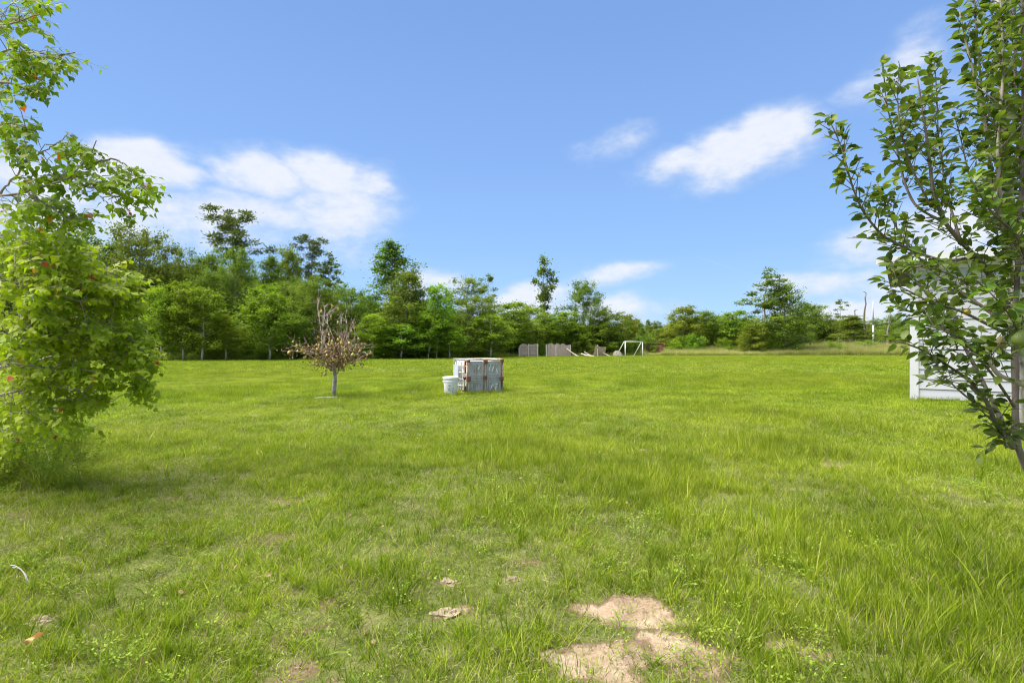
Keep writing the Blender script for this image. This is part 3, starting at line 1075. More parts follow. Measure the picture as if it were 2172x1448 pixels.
OL = (1.05, 1.0, 1.0)
DK = (.92, .95, .93)
LT = (1.35, 1.2, 1.0)
SK = 'skyline trees of the woods'
T = [  # name, kind, px, top, width, depth, variant, colour, label
    ('oak_tree', 'broad', 185, 500, 120, 64, 0, DK, 'dark bushy tree half hidden behind the top of the tallow tree'),
    ('oak_tree', 'broad', 300, 478, 150, 58, 1, OL, 'widest olive green tree, round topped, highest of the woods beside the tallow tree'),
    ('oak_tree', 'oval', 245, 515, 90, 62, 0, DK, 'narrow dark tree squeezed between the bushy tree and the widest round topped tree'),
    ('oak_tree', 'broad', 385, 528, 110, 62, 2, (.95, .95, .9), 'round grey green tree right behind the pale trunked saplings'),
    ('oak_tree', 'oval', 437, 540, 80, 64, 1, DK, 'dark narrow tree in the dip of the skyline before the high sparse pine'),
    ('pine_tree', 'pine', 500, 446, 125, 72, 0, (1, 1, 1), 'tallest pine with flat open tufts standing clear above the woods'),
    ('oak_tree', 'broad', 498, 528, 120, 60, 3, OL, 'full green tree directly beneath the tallest pine'),
    ('gum_tree', 'cone', 568, 545, 90, 63, 0, DK, 'pointed dark tree next to the foot of the tallest pine'),
    ('oak_tree', 'oval', 612, 528, 80, 66, 0, OL, 'upright olive tree between the two sparse pines'),
    ('pine_tree', 'pine', 655, 500, 80, 74, 1, (.9, .95, .9), 'shorter sparse pine with broken tufts behind the dying fruit tree'),
    ('gum_tree', 'airy', 705, 540, 100, 76, 0, (.95, 1, .9), 'thin open crowned tree with sky showing through above the dying fruit tree'),
    ('oak_tree', 'broad', 668, 590, 130, 58, 0, OL, 'broad tree filling the woods straight behind the dying fruit tree'),
    ('oak_tree', 'broad', 745, 605, 100, 62, 1, DK, 'shaded lower tree in the notch of the skyline past the dying fruit tree'),
    ('gum_tree', 'cone', 830, 512, 130, 66, 1, (.85, .9, .9), 'tall peaked tree with ragged top in the middle of the woods'),
    ('oak_tree', 'oval', 865, 575, 110, 61, 1, OL, 'rounded tree leaning against the tall peaked tree'),
    ('gum_tree', 'slim', 925, 606, 80, 60, 0, (1.1, 1.1, 1), 'fresh green narrow tree between two darker rounded trees behind the tank'),
    ('oak_tree', 'broad', 990, 590, 120, 66, 2, OL, 'dark rounded tree rising straight behind the caged tank'),
    ('gum_tree', 'airy', 1040, 583, 80, 74, 1, (.9, .95, .9), 'wispy open tree on the slope of the skyline behind the tank'),
    ('gum_tree', 'column', 1160, 545, 50, 84, 0, (.85, .9, .9), 'slender column like tree standing alone above the low trees by the old fence'),
    ('oak_tree', 'broad', 1238, 597, 100, 84, 3, (.9, .95, .95), 'dark peaked tree behind the sagging fence boards'),
    ('oak_tree', 'slim', 1085, 642, 100, 74, 1, (1, 1, 1), 'low bright tree in front of the wispy tree, before the fence gate'),
    ('oak_tree', 'broad', 1135, 648, 100, 79, 0, LT, 'low wide light green tree over the fence gate'),
    ('oak_tree', 'slim', 1195, 662, 90, 80, 2, (1, 1, 1), 'low bright tree over the weathered fence boards'),
    ('oak_tree', 'broad', 1290, 655, 90, 82, 1, (.9, .95, .9), 'low dark tree behind the goal, taller of the two there'),
    ('oak_tree', 'oval', 1332, 668, 60, 88, 0, LT, 'small tree at the end of the woods right above the goal'),
    ('gum_tree', 'oval', 1452, 650, 85, 90, 1, LT, 'small pointed tree nearest the red shed'),
    ('gum_tree', 'oval', 1495, 660, 75, 92, 0, OL, 'second small tree past the red shed, beside the pointed one'),
    ('gum_tree', 'slim', 1560, 660, 85, 92, 1, OL, 'light pointed tree just before the big loose crowned tree'),
    ('gum_tree', 'oval', 1527, 670, 70, 96, 0, OL, 'dark little tree between the two light trees past the red shed'),
    ('gum_tree', 'airy', 1622, 572, 108, 86, 0, (.9, .95, .9), 'big loose crowned tree, tallest beyond the tan grass'),
    ('gum_tree', 'oval', 1664, 602, 88, 84, 0, OL, 'dense full tree grown into the big loose crowned tree'),
    ('oak_tree', 'oval', 1722, 645, 75, 98, 1, OL, 'dark round headed tree behind the dense full tree'),
    ('oak_tree', 'broad', 1758, 668, 85, 100, 2, OL, 'low dark tree under the wispy dying one'),
    ('gum_tree', 'airy', 1778, 636, 60, 108, 1, (.8, .85, .85), 'wispy dying tree with a bent top near the bare snags'),
    ('cedar_tree', 'cone', 1800, 670, 90, 92, 1, OL, 'small dark cone shaped evergreen beside the bare snags'),
    ('gum_tree', 'oval', 1598, 688, 60, 84, 0, LT, 'low tree at the foot of the big loose crowned tree'),
    ('gum_tree', 'oval', 1400, 697, 50, 98, 1, OL, 'low tree directly behind the red shed'),
]
for i, (nm, kind, px, top, wpx, d, var, c, lab) in enumerate(T):
    put_tree(nm, kind, px, top, wpx, d, lab, group=SK, var=var, color=c, rz=i * 1.7)
FR = 'young trees along the edge of the woods'
Y_ = [
    (340, 612, 80, 50.5, 0, 'pale trunked sapling closest to the tallow tree'),
    (388, 598, 85, 51, 1, 'tallest of the pale trunked saplings beside the tallow tree'),
    (428, 612, 90, 50.5, 2, 'pale trunked sapling with forked stem and wide bright crown'),
    (478, 668, 70, 52, 0, 'short sapling in the shade past the forked one'),
    (572, 606, 100, 53, 1, 'bright green tall sapling halfway between the forked sapling and the dying fruit tree'),
    (620, 668, 70, 55, 2, 'small sapling just before the dying fruit tree'),
    (790, 668, 80, 57, 0, 'bright sapling right after the dying fruit tree'),
    (850, 688, 90, 58, 2, 'low wide bright sapling under the rounded tree'),
    (908, 650, 70, 59, 1, 'thin stemmed sapling above the pail'),
    (952, 690, 80, 60, 0, 'low sapling whose leaves hang just behind the tank cage'),
    (1040, 668, 80, 63, 2, 'leafy sapling behind the far end of the tank'),
    (1230, 688, 70, 80, 0, 'bright sapling between the fence boards and the leaning panel'),
    (1280, 690, 70, 81, 1, 'sapling behind the broken leaning panel'),
]
for i, (px, top, wpx, d, var, lab) in enumerate(Y_):
    put_tree('sapling', 'slim', px, top, wpx, d, lab, group=FR, var=var, color=(1.0, 1.0, 1.0) if i % 3 else (1.2, 1.12, 1), rz=i * 2.1)
SH = 'shrubs along the edge of the woods'
s_ = [
    (1470, 708, 55, 86, 0, 'bright shrub in the tan grass below the small pointed tree'),
    (1535, 716, 45, 87, 1, 'bright shrub in the tan grass below the light pointed tree'),
    (1610, 714, 40, 85, 2, 'small lime shrub under the loose side of the big tree'),
    (1640, 706, 50, 85, 0, 'largest lime green shrub under the big loose crowned tree'),
    (1668, 716, 24, 85, 1, 'tiniest lime shrub next to the largest one'),
    (1770, 726, 50, 84, 2, 'low shrub between the dark evergreen and the dense tree'),
    (1835, 722, 60, 86, 1, 'shrub in the high grass below the bare snags'),
    (1440, 714, 50, 86, 2, 'shrub growing against the red shed'),
    (1150, 728, 34, 74, 0, 'bush filling the gap between the two white fence posts'),
    (1078, 722, 50, 74, 1, 'bush at the gate end of the old fence'),
    (1347, 724, 30, 84, 0, 'dark bush right behind the goal'),
    (555, 728, 70, 54, 1, 'rounded bush at the foot of the bright tall sapling'),
    (700, 722, 90, 58, 2, 'bush behind the trunk of the dying fruit tree'),
    (800, 720, 90, 58.5, 0, 'wide dark bush halfway between fruit tree and pail'),
    (880, 728, 70, 59.5, 1, 'bush behind the pail'),
]
for i, (px, top, wpx, d, var, lab) in enumerate(s_):
    put_tree('shrub', 'shrub', px, top, wpx, d, lab, 'shrub', SH, var, (1.1, 1.1, 1) if i < 8 else (.7, .78, .8), rz=i * 1.3)

# the mass of the woods behind the trees one can tell apart
wood_meshes = []
for kind in ('broad', 'oval', 'cone'):
    for tm, cm, zt, wdt, trb, crb, mm in PROTO[kind]:
        mb = MB()
        mb.v, mb.f, mb.t, mb.n = list(crb.v), list(crb.f), list(crb.t), crb.n
        me = mb.mesh('wood_tree', [mm])
        # join trunk
        V = np.concatenate(trb.v)
        nT = crb.n
        allv = np.concatenate([np.concatenate(crb.v), V])
        tf = [f + nT for f in trb.f]
        byk, mi = {}, []
        for f in crb.f:
            byk.setdefault((f.shape[1], 0), []).append(f)
        for f in tf:
            byk.setdefault((f.shape[1], 1), []).append(f)
        fl = []
        for (k_, m_), v_ in byk.items():
            c_ = np.concatenate(v_)
            fl.append(c_)
            mi += [m_] * len(c_)
        me = mesh_raw('wood_tree', allv, fl, [mm, M_BARK], np.concatenate(crb.t + trb.t), False, mi)
        wood_meshes.append((me, zt, wdt))
n = 260
px = -500 + (1350 + 500) * (np.arange(n) + RNG.rand(n)) / n
d = edge_depth(px) + 6 + 34 * RNG.rand(n) ** 1.1
top = np.interp(px, [-500, 150, 350, 600, 690, 760, 900, 1050, 1250, 1350], [520, 538, 565, 582, 618, 640, 640, 670, 690, 700]) + RNG.rand(n) * 35
hh = EYE + (HOR - top) / F * d
ii = RNG.randint(0, len(wood_meshes), n)
zs = np.array([wood_meshes[i][1] for i in ii])
ws = np.array([wood_meshes[i][2] for i in ii])
sc = hh / zs
wid = np.clip(sc, .55, 1.2)
o = scatter('woods', np.stack([(px - 1086) / F * d, d, np.zeros(n)], -1), np.stack([np.zeros(n), np.zeros(n), RNG.rand(n) * 6.28], -1), np.stack([wid, wid, sc], -1), ii, [m[0] for m in wood_meshes])
tag(o, 'dark mass of the woods closing the field behind the edge trees', 'woods', kind='stuff')
n = 90
px = 1360 + (2500 - 1360) * (np.arange(n) + RNG.rand(n)) / n
d = 100 + 50 * RNG.rand(n)
top = np.interp(px, [1350, 1600, 1700, 1800, 2500], [690, 676, 668, 686, 690]) + RNG.rand(n) * 16
hh = EYE + (HOR - top) / F * d
ii = RNG.randint(0, len(wood_meshes), n)
zs = np.array([wood_meshes[i][1] for i in ii])
sc = hh / zs
wid = np.clip(sc * 1.5, .4, 1)
o = scatter('thicket', np.stack([(px - 1086) / F * d, d, np.zeros(n)], -1), np.stack([np.zeros(n), np.zeros(n), RNG.rand(n) * 6.28], -1), np.stack([wid, wid, sc], -1), ii, [m[0] for m in wood_meshes])
tag(o, 'low thicket of merged trees beyond the tan grass', 'thicket', kind='stuff')
n = 520
a = np.linspace(-1.35, 1.35, n) + RNG.normal(size=n) * .004
d = 300 + 120 * RNG.rand(n)
hh = 13 + 5 * RNG.rand(n)
ii = RNG.randint(0, len(wood_meshes), n)
sc = hh / np.array([wood_meshes[i][1] for i in ii])
o = scatter('distant_treeline', np.stack([np.sin(a) * d, np.cos(a) * d, np.zeros(n)], -1), np.stack([np.zeros(n), np.zeros(n), RNG.rand(n) * 6.28], -1), np.stack([sc * 1.2, sc * 1.2, sc], -1), ii, [m[0] for m in wood_meshes])
tag(o, 'far off wood reading as one grey green line past the snags', 'treeline', kind='stuff')
# undergrowth inside and in front of the woods
n = 300
px = -450 + (1370 + 450) * RNG.rand(n)
d = edge_depth(px) + 1.5 + 12 * RNG.rand(n)
sh = [PROTO['shrub'][i][1] for i in range(3)]
shd = []
for i in range(3):
    m2 = sh[i].copy()
    m2.materials.clear()
    m2.materials.append(M_BROAD)
    shd.append(m2)
hs = .35 + .75 * RNG.rand(n)
o = scatter('undergrowth', np.stack([(px - 1086) / F * d, d, np.zeros(n)], -1), np.stack([np.zeros(n), np.zeros(n), RNG.rand(n) * 6.28], -1), np.stack([hs * 1.2, hs * 1.2, hs], -1), RNG.randint(0, 3, n), shd)
tag(o, 'dark bushy undergrowth among the trunks of the woods', 'undergrowth', kind='stuff')


# dead snags
def snag(px, top, d, seed, label):
    rs = np.random.RandomState(seed)
    h = EYE + (HOR - top) / F * d
    o = empty('dead_tree', ((px - 1086) / F * d, d, 0))
    mb = MB()
    n = 12
    z = np.linspace(0, h, n)
    w_ = np.cumsum(rs.normal(size=(n, 2)) * .13, 0)
    w_[0] = 0
    tp = np.column_stack([w_, z])
    mb.tube(tp, np.linspace(.24, .09, n) * (1 + .2 * rs.rand(n)), 7)
    mb.build('trunk', M_TWIG, o, True)
    for k in range(7):
        i = rs.randint(4, n)
        a = rs.rand() * 6.28
        L = .4 + .6 * rs.rand()
        e = tp[i] + np.array((math.cos(a) * L, math.sin(a) * L, L * .5))
        MB().tube([tp[i], (tp[i] + e) / 2 + (0, 0, .1), e], [.07, .05, .015], 5).build('branch', M_TWIG, o, True)
    tag(o, label, 'dead tree', 'bare snags beyond the tan grass')


snag(1831, 622, 96, 3, 'tallest bare broken snag above the far trees')
snag(1818, 660, 100, 5, 'short bare snag next to the tallest one')
snag(1886, 664, 104, 9, 'bare snag between the white pole and the white building')

# pole
M_CAGE0 = simple_mat('galvanised_pole', (.42, .44, .47), (.52, .54, .57), 5, .6)
M_WHITE = simple_mat('white_paint', (.72, .72, .70), (.84, .84, .82), 5, .5)
M_GREYMETAL = simple_mat('grey_metal', (.30, .31, .32), (.45, .46, .47), 6, .5, metal=.3)
d = 98
X = (1852 - 1086) / F * d
o = empty('utility_pole', (X, d, 0))
MB().tube([(0, 0, 0), (0, 0, 5.5)], [.19, .16], 10).build('sleeve', M_CAGE0, o, True)
MB().tube([(0, 0, 5.5), (0, 0, 10.1)], [.11, .08], 8).build('mast', M_GREYMETAL, o, True)
tag(o, 'thin grey mast on a white lower pole among the far trees', 'pole')

# ------------------------------------------------------------------ red shed far off
M_RED = simple_mat('red_sheet', (.22, .06, .045), (.34, .11, .075), 2, .7, (1, 1, .3))
M_RUSTROOF = simple_mat('rust_roof', (.35, .20, .14), (.52, .36, .26), 2, .8)
d = 84.5
o = empty('red_shed', ((1389 - 1086) / F * d, d, 0), rad(-6))
for k in range(7):
    MB().box((-1.36 + k * .39, 0, 0), (-1.36 + k * .39 + .36, .04, 1.92)).build('panel', M_RED, o)
MB().box((-1.36, .05, 0), (1.36, 2.6, 1.90)).build('body', M_RED, o)
MB().box((-1.42, -.12, 1.93), (1.42, 2.7, 1.99)).build('roof', M_RUSTROOF, o)
tag(o, 'low red sheet metal shed half hidden behind the goal', 'shed')

# ------------------------------------------------------------------ old fence
M_WOOD = simple_mat('weathered_wood', (.36, .27, .22), (.58, .46, .39), 3, .95, (6, 6, .6))
M_POST = simple_mat('pale_post', (.45, .43, .38), (.62, .60, .54), 4, .9, (3, 3, .5))
GF = 'remains of the old board fence'


def fence_panel(name, px0, px1, d0, d1, tops, label, lean=0.0, rails=False, missing=(), group=GF):
    a = np.array(((px0 - 1086) / F * d0, d0))
    b = np.array(((px1 - 1086) / F * d1, d1))
    L = np.linalg.norm(b - a)
    ang = math.atan2(b[1] - a[1], b[0] - a[0])
    o = empty(name, (a[0], a[1], 0), ang)
    o.rotation_euler = (lean, 0, ang)
    n = max(3, int(L / .15))
    for k in range(n):
        if k in missing:
            continue
        t = (k + .5) / n
        h = np.interp(t, np.linspace(0, 1, len(tops)), tops) + random.uniform(-.03, .03)
        z0 = random.uniform(0, .08) if k % 4 else random.uniform(0, .2)
        w_ = L / n * .93
        x0 = k * L / n
        m = Matrix.Rotation(random.uniform(-.015, .015), 4, 'Y')
        MB().box((x0, 0, z0), (x0 + w_, .02, h), m).build('picket', M_WOOD, o)
    if rails:
        for z in (.35, .95, 1.45):
            MB().box((0, -.045, z), (L, -.003, z + .09)).build('rail', M_WOOD, o)
    tag(o, label, 'fence', group)
    return o


fence_panel('board_fence', 1102, 1120, 70.5, 71, [1.55, 1.78, 1.86, 1.78, 1.55], 'arched wooden gate section at the end of the old fence', rails=True)
fence_panel('board_fence', 1121, 1139, 71, 71.5, [1.75, 1.7, 1.8], 'grey fence section with horizontal rails next to the arched gate', rails=True)
fence_panel('board_fence', 1161, 1178, 71.8, 72, [1.75, 1.9, 1.6], 'uneven board section just after the bush gap', missing=(9,))
fence_panel('board_fence', 1180, 1209.5, 72, 72.6, [1.9, 1.75, 1.85, 1.6, 1.72], 'longest standing board section with a hole at its foot', missing=())
o = fence_panel('board_fence', 1258, 1281, 74, 74, [1.75, 1.6, 1.75], 'broken board section leaning beside a lone post', lean=.35)
o.rotation_euler = (rad(24), rad(9), o.rotation_euler.z)
for i, (px, top, d, wd, lab) in enumerate([
        (1101, 737, 70.2, .10, 'short grey post at the gate hinge side'), (1120.5, 729, 70.8, .09, 'grey post between the arched gate and the railed section'),
        (1140.5, 728.5, 70.6, .13, 'white post on the gate side of the bush gap'),
        (1158.8, 730, 71.0, .13, 'white post on the board side of the bush gap'), (1179, 730, 71.4, .11, 'grey post in the middle of the standing boards'),
        (1209.8, 731, 72.3, .10, 'thin post ending the standing boards'), (1267.5, 731, 73.5, .10, 'lone grey post holding the leaning section')]):
    X = (px - 1086) / F * d
    h = EYE + (HOR - top) / F * d
    o = MB().box((-wd / 2, -wd / 2, 0), (wd / 2, wd / 2, h)).build('fence_post', M_POST, None, loc=(X, d, 0))
    tag(o, lab, 'post', 'posts of the old board fence')
# fallen boards
rs = np.random.RandomState(5)
k = 0
for (px, d, wl, tilt, lab) in [(1213, 72, 1.9, .62, 'loose board propped against the end of the standing boards'), (1218, 72.3, 1.7, .45, 'loose board slumped beside the propped one'),
                               (1243, 73.5, 1.5, .25, 'top board of the heap before the leaning section'), (1250, 73.2, 1.8, .12, 'board lying flat at the heap edge'),
                               (1247, 73.8, 1.3, .5, 'steep board sticking out of the heap'), (1286, 73.6, 1.2, .4, 'short board fallen off the leaning section')]:
    X = (px - 1086) / F * d
    o = MB().box((-wl / 2, -.2, 0), (wl / 2, .2, .03)).build('loose_board', M_WOOD, None, loc=(X, d, .02 + math.sin(tilt) * wl / 2))
    o.rotation_euler = (rad(25), tilt, rs.rand() * .5)
    tag(o, lab, 'board', 'loose boards fallen from the old fence')
mb = MB()
mb.lathe([(0, .85), (.3, .78), (.6, .5), (.8, .2), (.9, 0)], 14)
o = mb.build('brush_heap', M_BARK, None, True, loc=((1309 - 1086) / F * 78, 78, 0))
tag(o, 'low brownish mound of debris behind the goal', 'debris')

# ------------------------------------------------------------------ goal
g = empty('soccer_goal', (0, 0, 0))
lf = GX(1326.3, 759.2)
rt = GX(1363.0, 757.2)
pl = np.array((lf[0], lf[1], 0))
d_r = 66.5
pr = np.array(((1363 - 1086) / F * d_r, d_r, 0))
g.location = tuple((pl + pr) / 2)
c0 = (pl + pr) / 2
ht = 2.02
u = (pr - pl) / np.linalg.norm(pr - pl)
bk = np.array((-u[1], u[0], 0)) if -u[1] < 0 else np.array((u[1], -u[0], 0))
for base in (pl, pr):
    MB().tube([base - c0, base - c0 + (0, 0, ht)], .06, 10).build('post', M_WHITE, g, True)
    s = base - c0 + np.array((0, 0, ht)) + bk * .15
    MB().tube([base - c0 + (0, 0, ht - .01), s, base - c0 + bk * 1.35], .045, 8).build('stay', M_WHITE, g, True)
MB().tube([pl - c0 + (0, 0, ht), pr - c0 + (0, 0, ht)], .06, 10).build('crossbar', M_WHITE, g, True)
tag(g, 'white tube soccer goal without net at the far side of the field', 'goal')

# ------------------------------------------------------------------ white building
M_SIDING = simple_mat('siding_white', (.40, .405, .42), (.46, .465, .48), .8, .6, (.3, .3, 2))
M_TRIM = simple_mat('trim_white', (.50, .50, .50), (.56, .56, .555), 2, .5)
M_ROOF = simple_mat('roof_shingle', (.10, .095, .09), (.2, .19, .18), 12, .95)
M_CONC = simple_mat('concrete', (.28, .26, .23), (.42, .40, .36), 9, .9)
b = empty('white_building', (SHED['c'][0], SHED['c'][1], 0), SHED['a'])
MB().box((.03, .03, .03), (8.97, 6.97, 3.62)).build('wall', M_SIDING, b)
MB().box((.02, .005, -.05), (8.98, 6.98, .028)).build('foundation', M_CONC, b)
nb, rev = 14, .258
msh = None
for k in range(nb):
    z = .04 + k * rev
    V = [(.16, -.030, z), (8.9, -.030, z), (8.9, -.004, z + rev), (.16, -.004, z + rev), (.16, .03, z), (8.9, .03, z), (8.9, .03, z + rev), (.16, .03, z + rev)]
    if msh is None:
        zz0 = z
        msh = MB().add(V, [np.array([(0, 1, 2, 3), (0, 4, 5, 1), (4, 7, 6, 5), (3, 2, 6, 7), (0, 3, 7, 4), (1, 5, 6, 2)])]).mesh('siding_board', [M_SIDING])
    q = link('siding_board', msh, b)
    q.location = (0, 0, z - zz0)
MB().box((-.03, -.045, .0), (.155, .03, 3.62)).build('corner_board', M_TRIM, b)
MB().box((-.03, .035, .0), (.02, .16, 3.62)).build('corner_board', M_TRIM, b)
MB().box((.16, -.045, 3.40), (8.9, -.023, 3.62)).build('frieze_board', M_TRIM, b)
# roof: long eave over the wall in view, ridge parallel to it
rz0, ov = 3.70, .72
mb = MB()
for (ya, za), (yb, zb) in (((-.42, rz0), (3.5, rz0 + .50)), ((3.5, rz0 + .50), (7.4, rz0))):
    V = [(-ov, ya, za), (9 + ov, ya, za), (9 + ov, yb, zb), (-ov, yb, zb), (-ov, ya, za + .07), (9 + ov, ya, za + .07), (9 + ov, yb, zb + .07), (-ov, yb, zb + .07)]
    mb.add(V, [np.array([(0, 3, 2, 1), (4, 5, 6, 7), (0, 1, 5, 4), (1, 2, 6, 5), (2, 3, 7, 6), (3, 0, 4, 7)])])
mb.build('roof', M_ROOF, b)
MB().add([(.02, .03, 3.62), (.02, 6.97, 3.62), (.02, 3.5, 4.15), (.1, .03, 3.62), (.1, 6.97, 3.62), (.1, 3.5, 4.15)], [np.array([(0, 2, 1), (3, 4, 5)]), np.array([(0, 1, 4, 3), (1, 2, 5, 4), (2, 0, 3, 5)])]).build('gable', M_SIDING, b)
MB().box((-ov, -.445, rz0 - .12), (9 + ov, -.421, rz0 + .075)).build('fascia', M_TRIM, b)
MB().box((-ov + .03, -.42, rz0 - .11), (9 + ov - .03, -.03, rz0 - .085)).build('soffit', M_TRIM, b)
V = [(-ov - .02, -.42, rz0 - .1), (-ov - .02, 3.5, rz0 + .40), (-ov - .02, 3.5, rz0 + .56), (-ov - .02, -.42, rz0 + .075), (-ov - .001, -.42, rz0 - .1), (-ov - .001, 3.5, rz0 + .40), (-ov - .001, 3.5, rz0 + .56), (-ov - .001, -.42, rz0 + .075)]
MB().add(V, [np.array([(0, 1, 2, 3), (0, 4, 5, 1), (4, 7, 6, 5), (3, 2, 6, 7), (0, 3, 7, 4), (1, 5, 6, 2)])]).build('rake_board', M_TRIM, b)
tag(b, 'white lap sided building corner standing behind the pear tree', 'building')

# ------------------------------------------------------------------ tank in its cage, on its side
M_RUST = simple_mat('rust', (.12, .05, .03), (.25, .125, .075), 18, .9, bump=.3)
M_PLASTIC = simple_mat('tank_plastic', (.72, .71, .66), (.82, .81, .77), 3, .4)
M_BLACK = simple_mat('black_valve_and_gap', (.01, .01, .01), (.03, .03, .03), 5, .5)
M_PLATE = simple_mat('dull_plate', (.36, .40, .46), (.46, .50, .56), 4, .5)


def galv():
    m, nt, b_ = mat('galvanised_rusty')
    L = nt.links.new
    n1 = noise_n(nt, 5, 5, .6)
    n2 = noise_n(nt, 14, 5, .65, stretch=(1, 1, .35))
    c = ramp(nt, n1, [(.3, (.36, .37, .37)), (.7, (.52, .52, .51))])
    f = ramp(nt, n2, [(.54, (0, 0, 0)), (.68, (.75, .75, .75))])
    L(mixc(nt, f, c, (.30, .16, .09)), b_.inputs['Base Color'])
    b_.inputs['Metallic'].default_value = .25
    b_.inputs['Roughness'].default_value = .5
    return m


def rusttube():
    m, nt, b_ = mat('rusting_tube')
    L = nt.links.new
    n2 = noise_n(nt, 4, 5, .7)
    c = ramp(nt, n2, [(.40, (.52, .50, .46)), (.52, (.34, .22, .15)), (.64, (.19, .075, .035))])
    L(c, b_.inputs['Base Color'])
    b_.inputs['Roughness'].default_value = .7
    return m


M_GALV, M_RTUBE = galv(), rusttube()
M_GROOVE = simple_mat('rusty_channel', (.16, .12, .09), (.44, .38, .32), 9, .8, (1, 1, .3))
t = empty('caged_tank', (TOTE['p'][0], TOTE['p'][1], 0), TOTE['a'])
tz = -.02
W_, D_, H_ = 1.22, 1.2, 1.02
# tank body: rounded box
import bmesh
bm = bmesh.new()
bmesh.ops.create_cube(bm, size=1)
for v in bm.verts:
    v.co = Vector(((v.co.x + .5) * 1.10 + .06, (v.co.y + .5) * .94 + .20, (v.co.z + .5) * .90 + .05))
bmesh.ops.bevel(bm, geom=bm.edges[:], offset=.09, segments=4, affect='EDGES', profile=.6)
me = bpy.data.meshes.new('tank')
bm.to_mesh(me)
bm.free()
me.materials.append(M_PLASTIC)
for p_ in me.polygons:
    p_.use_smooth = True
q = link('tank', me, t)
# ribs moulded in the tank's side
for k in range(3):
    MB().tube([(.055, .42 + k * .22, .14), (.05, .42 + k * .22, .88)], .018, 6).build('moulded_rib', M_PLASTIC, t, True)
mb = MB()


def loop_yz(x, y0, y1, z0, z1, r=.09):
    pts = []
    for (cy, cz, a0) in ((y1 - r, z1 - r, 0), (y0 + r, z1 - r, 90), (y0 + r, z0 + r, 180), (y1 - r, z0 + r, 270)):
        for s in range(4):
            a = rad(a0 + s * 30)
            pts.append((x, cy + math.cos(a) * r, cz + math.sin(a) * r))
    return pts + [pts[0]]


M_CAGE = simple_mat('cage_steel', (.30, .31, .31), (.46, .46, .45), 7, .45, metal=.3)
for z in (.02, .22, .42, .62, .82, H_):       # rings round the back, one above the other
    r = .014
    a = .10
    pts = [(0, .16, z), (0, D_ - a, z), (a * .3, D_ - a * .3, z), (a, D_, z), (W_ - a, D_, z), (W_ - a * .3, D_ - a * .3, z), (W_, D_ - a, z), (W_, .16, z)]
    mb.tube(pts, r, 6)
for y in (.38, .60, .82, 1.04):                # hoops over the sides and top
    a = .08
    pts = [(0, y, 0), (0, y, H_ - a), (a * .3, y, H_ - a * .3), (a, y, H_), (W_ - a, y, H_), (W_ - a * .3, y, H_ - a * .3), (W_, y, H_ - a), (W_, y, 0)]
    mb.tube(pts, .015, 6)
for x_ in (.25, .5, .75, 1.0):
    mb.tube([(x_, .16, H_), (x_, D_ - .08, H_), (x_, D_ - .02, H_ - .03), (x_, D_, H_ - .1), (x_, D_, 0)], .011, 6)
mb.build('cage', M_CAGE, t, True)
MB().box((-.02, .62, .42), (-.014, 1.02, .84)).build('side_plate', M_PLATE, t)
# pallet frame tubes
for nm, pts in (('top_tube', [(.02, .02, H_ - .09), (.035, .02, H_ - .03), (.1, .02, H_), (W_ - .1, .02, H_), (W_ - .035, .02, H_ - .03), (W_ - .02, .02, H_ - .09)]),
                ('side_tube', [(.02, .02, 0), (.02, .02, H_ - .09)]), ('side_tube', [(W_ - .02, .02, 0), (W_ - .02, .02, H_ - .09)]),
                ('bottom_tube', [(.02, .02, .02), (W_ - .02, .02, .02)])):
    MB().tube(pts, .027, 8).build(nm, M_RTUBE, t, True)
for y0, nm in ((.15, 'rear_tube'),):
    MB().tube([(.0, y0, 0), (.0, y0, H_ - .09), (.03, y0, H_ - .03), (.09, y0, H_), (W_ - .1, y0, H_), (W_, y0, H_ - .1), (W_, y0, 0)], .02, 8).build(nm, M_RTUBE, t, True)
# pressed deck plates with ribs
for x0, x1 in ((.075, .545), (.67, 1.15)):
    MB().box((x0, .035, .02), (x1, .075, H_ - .06)).build('deck_plate', M_GALV, t)
    cx = (x0 + x1) / 2
    ww = (x1 - x0)
    for zc, hh_ in ((.56, .03), (.47, .02), (.40, .02), (.33, .03)):
        MB().box((x0 + .05, .0, zc - hh_ / 2), (x1 - .05, .034, zc + hh_ / 2)).build('pressed_rib', M_GALV, t)
    for sx in (-1, 1):
        MB().box((cx + sx * .10 - .055, .0, .85), (cx + sx * .10 + .055, .034, .875)).build('pressed_rib', M_GALV, t)
        MB().box((cx + sx * .02 - .008, .0, .62), (cx + sx * .02 + .008, .034, .88)).build('pressed_rib', M_GALV, t)
        MB().box((cx + sx * .17 - .008, .0, .08), (cx + sx * .17 + .008, .034, .27)).build('pressed_rib', M_GALV, t)
    MB().box((cx - .012, .0, .05), (cx + .012, .034, .24)).build('pressed_rib', M_GALV, t)
MB().box((.56, .0, .0), (.655, .05, H_ - .03)).build('centre_channel', M_GROOVE, t)
MB().box((.59, -.012, .02), (.625, -.001, H_ - .05)).build('centre_channel', M_GALV, t)
# rusty feet
for x0, z0, s_x, s_z in ((-.01, .36, .12, .15), (.555, .40, .10, .12), (1.11, .36, .10, .12), (.55, .88, .12, .12), (.0, .93, .10, .08), (1.12, .93, .10, .08)):
    mb = MB().box((x0, -.045, z0), (x0 + s_x, .03, z0 + s_z))
    mb.box((x0 + .015, -.06, z0 + .02), (x0 + s_x - .015, -.046, z0 + s_z - .02))
    mb.build('foot', M_RUST, t)
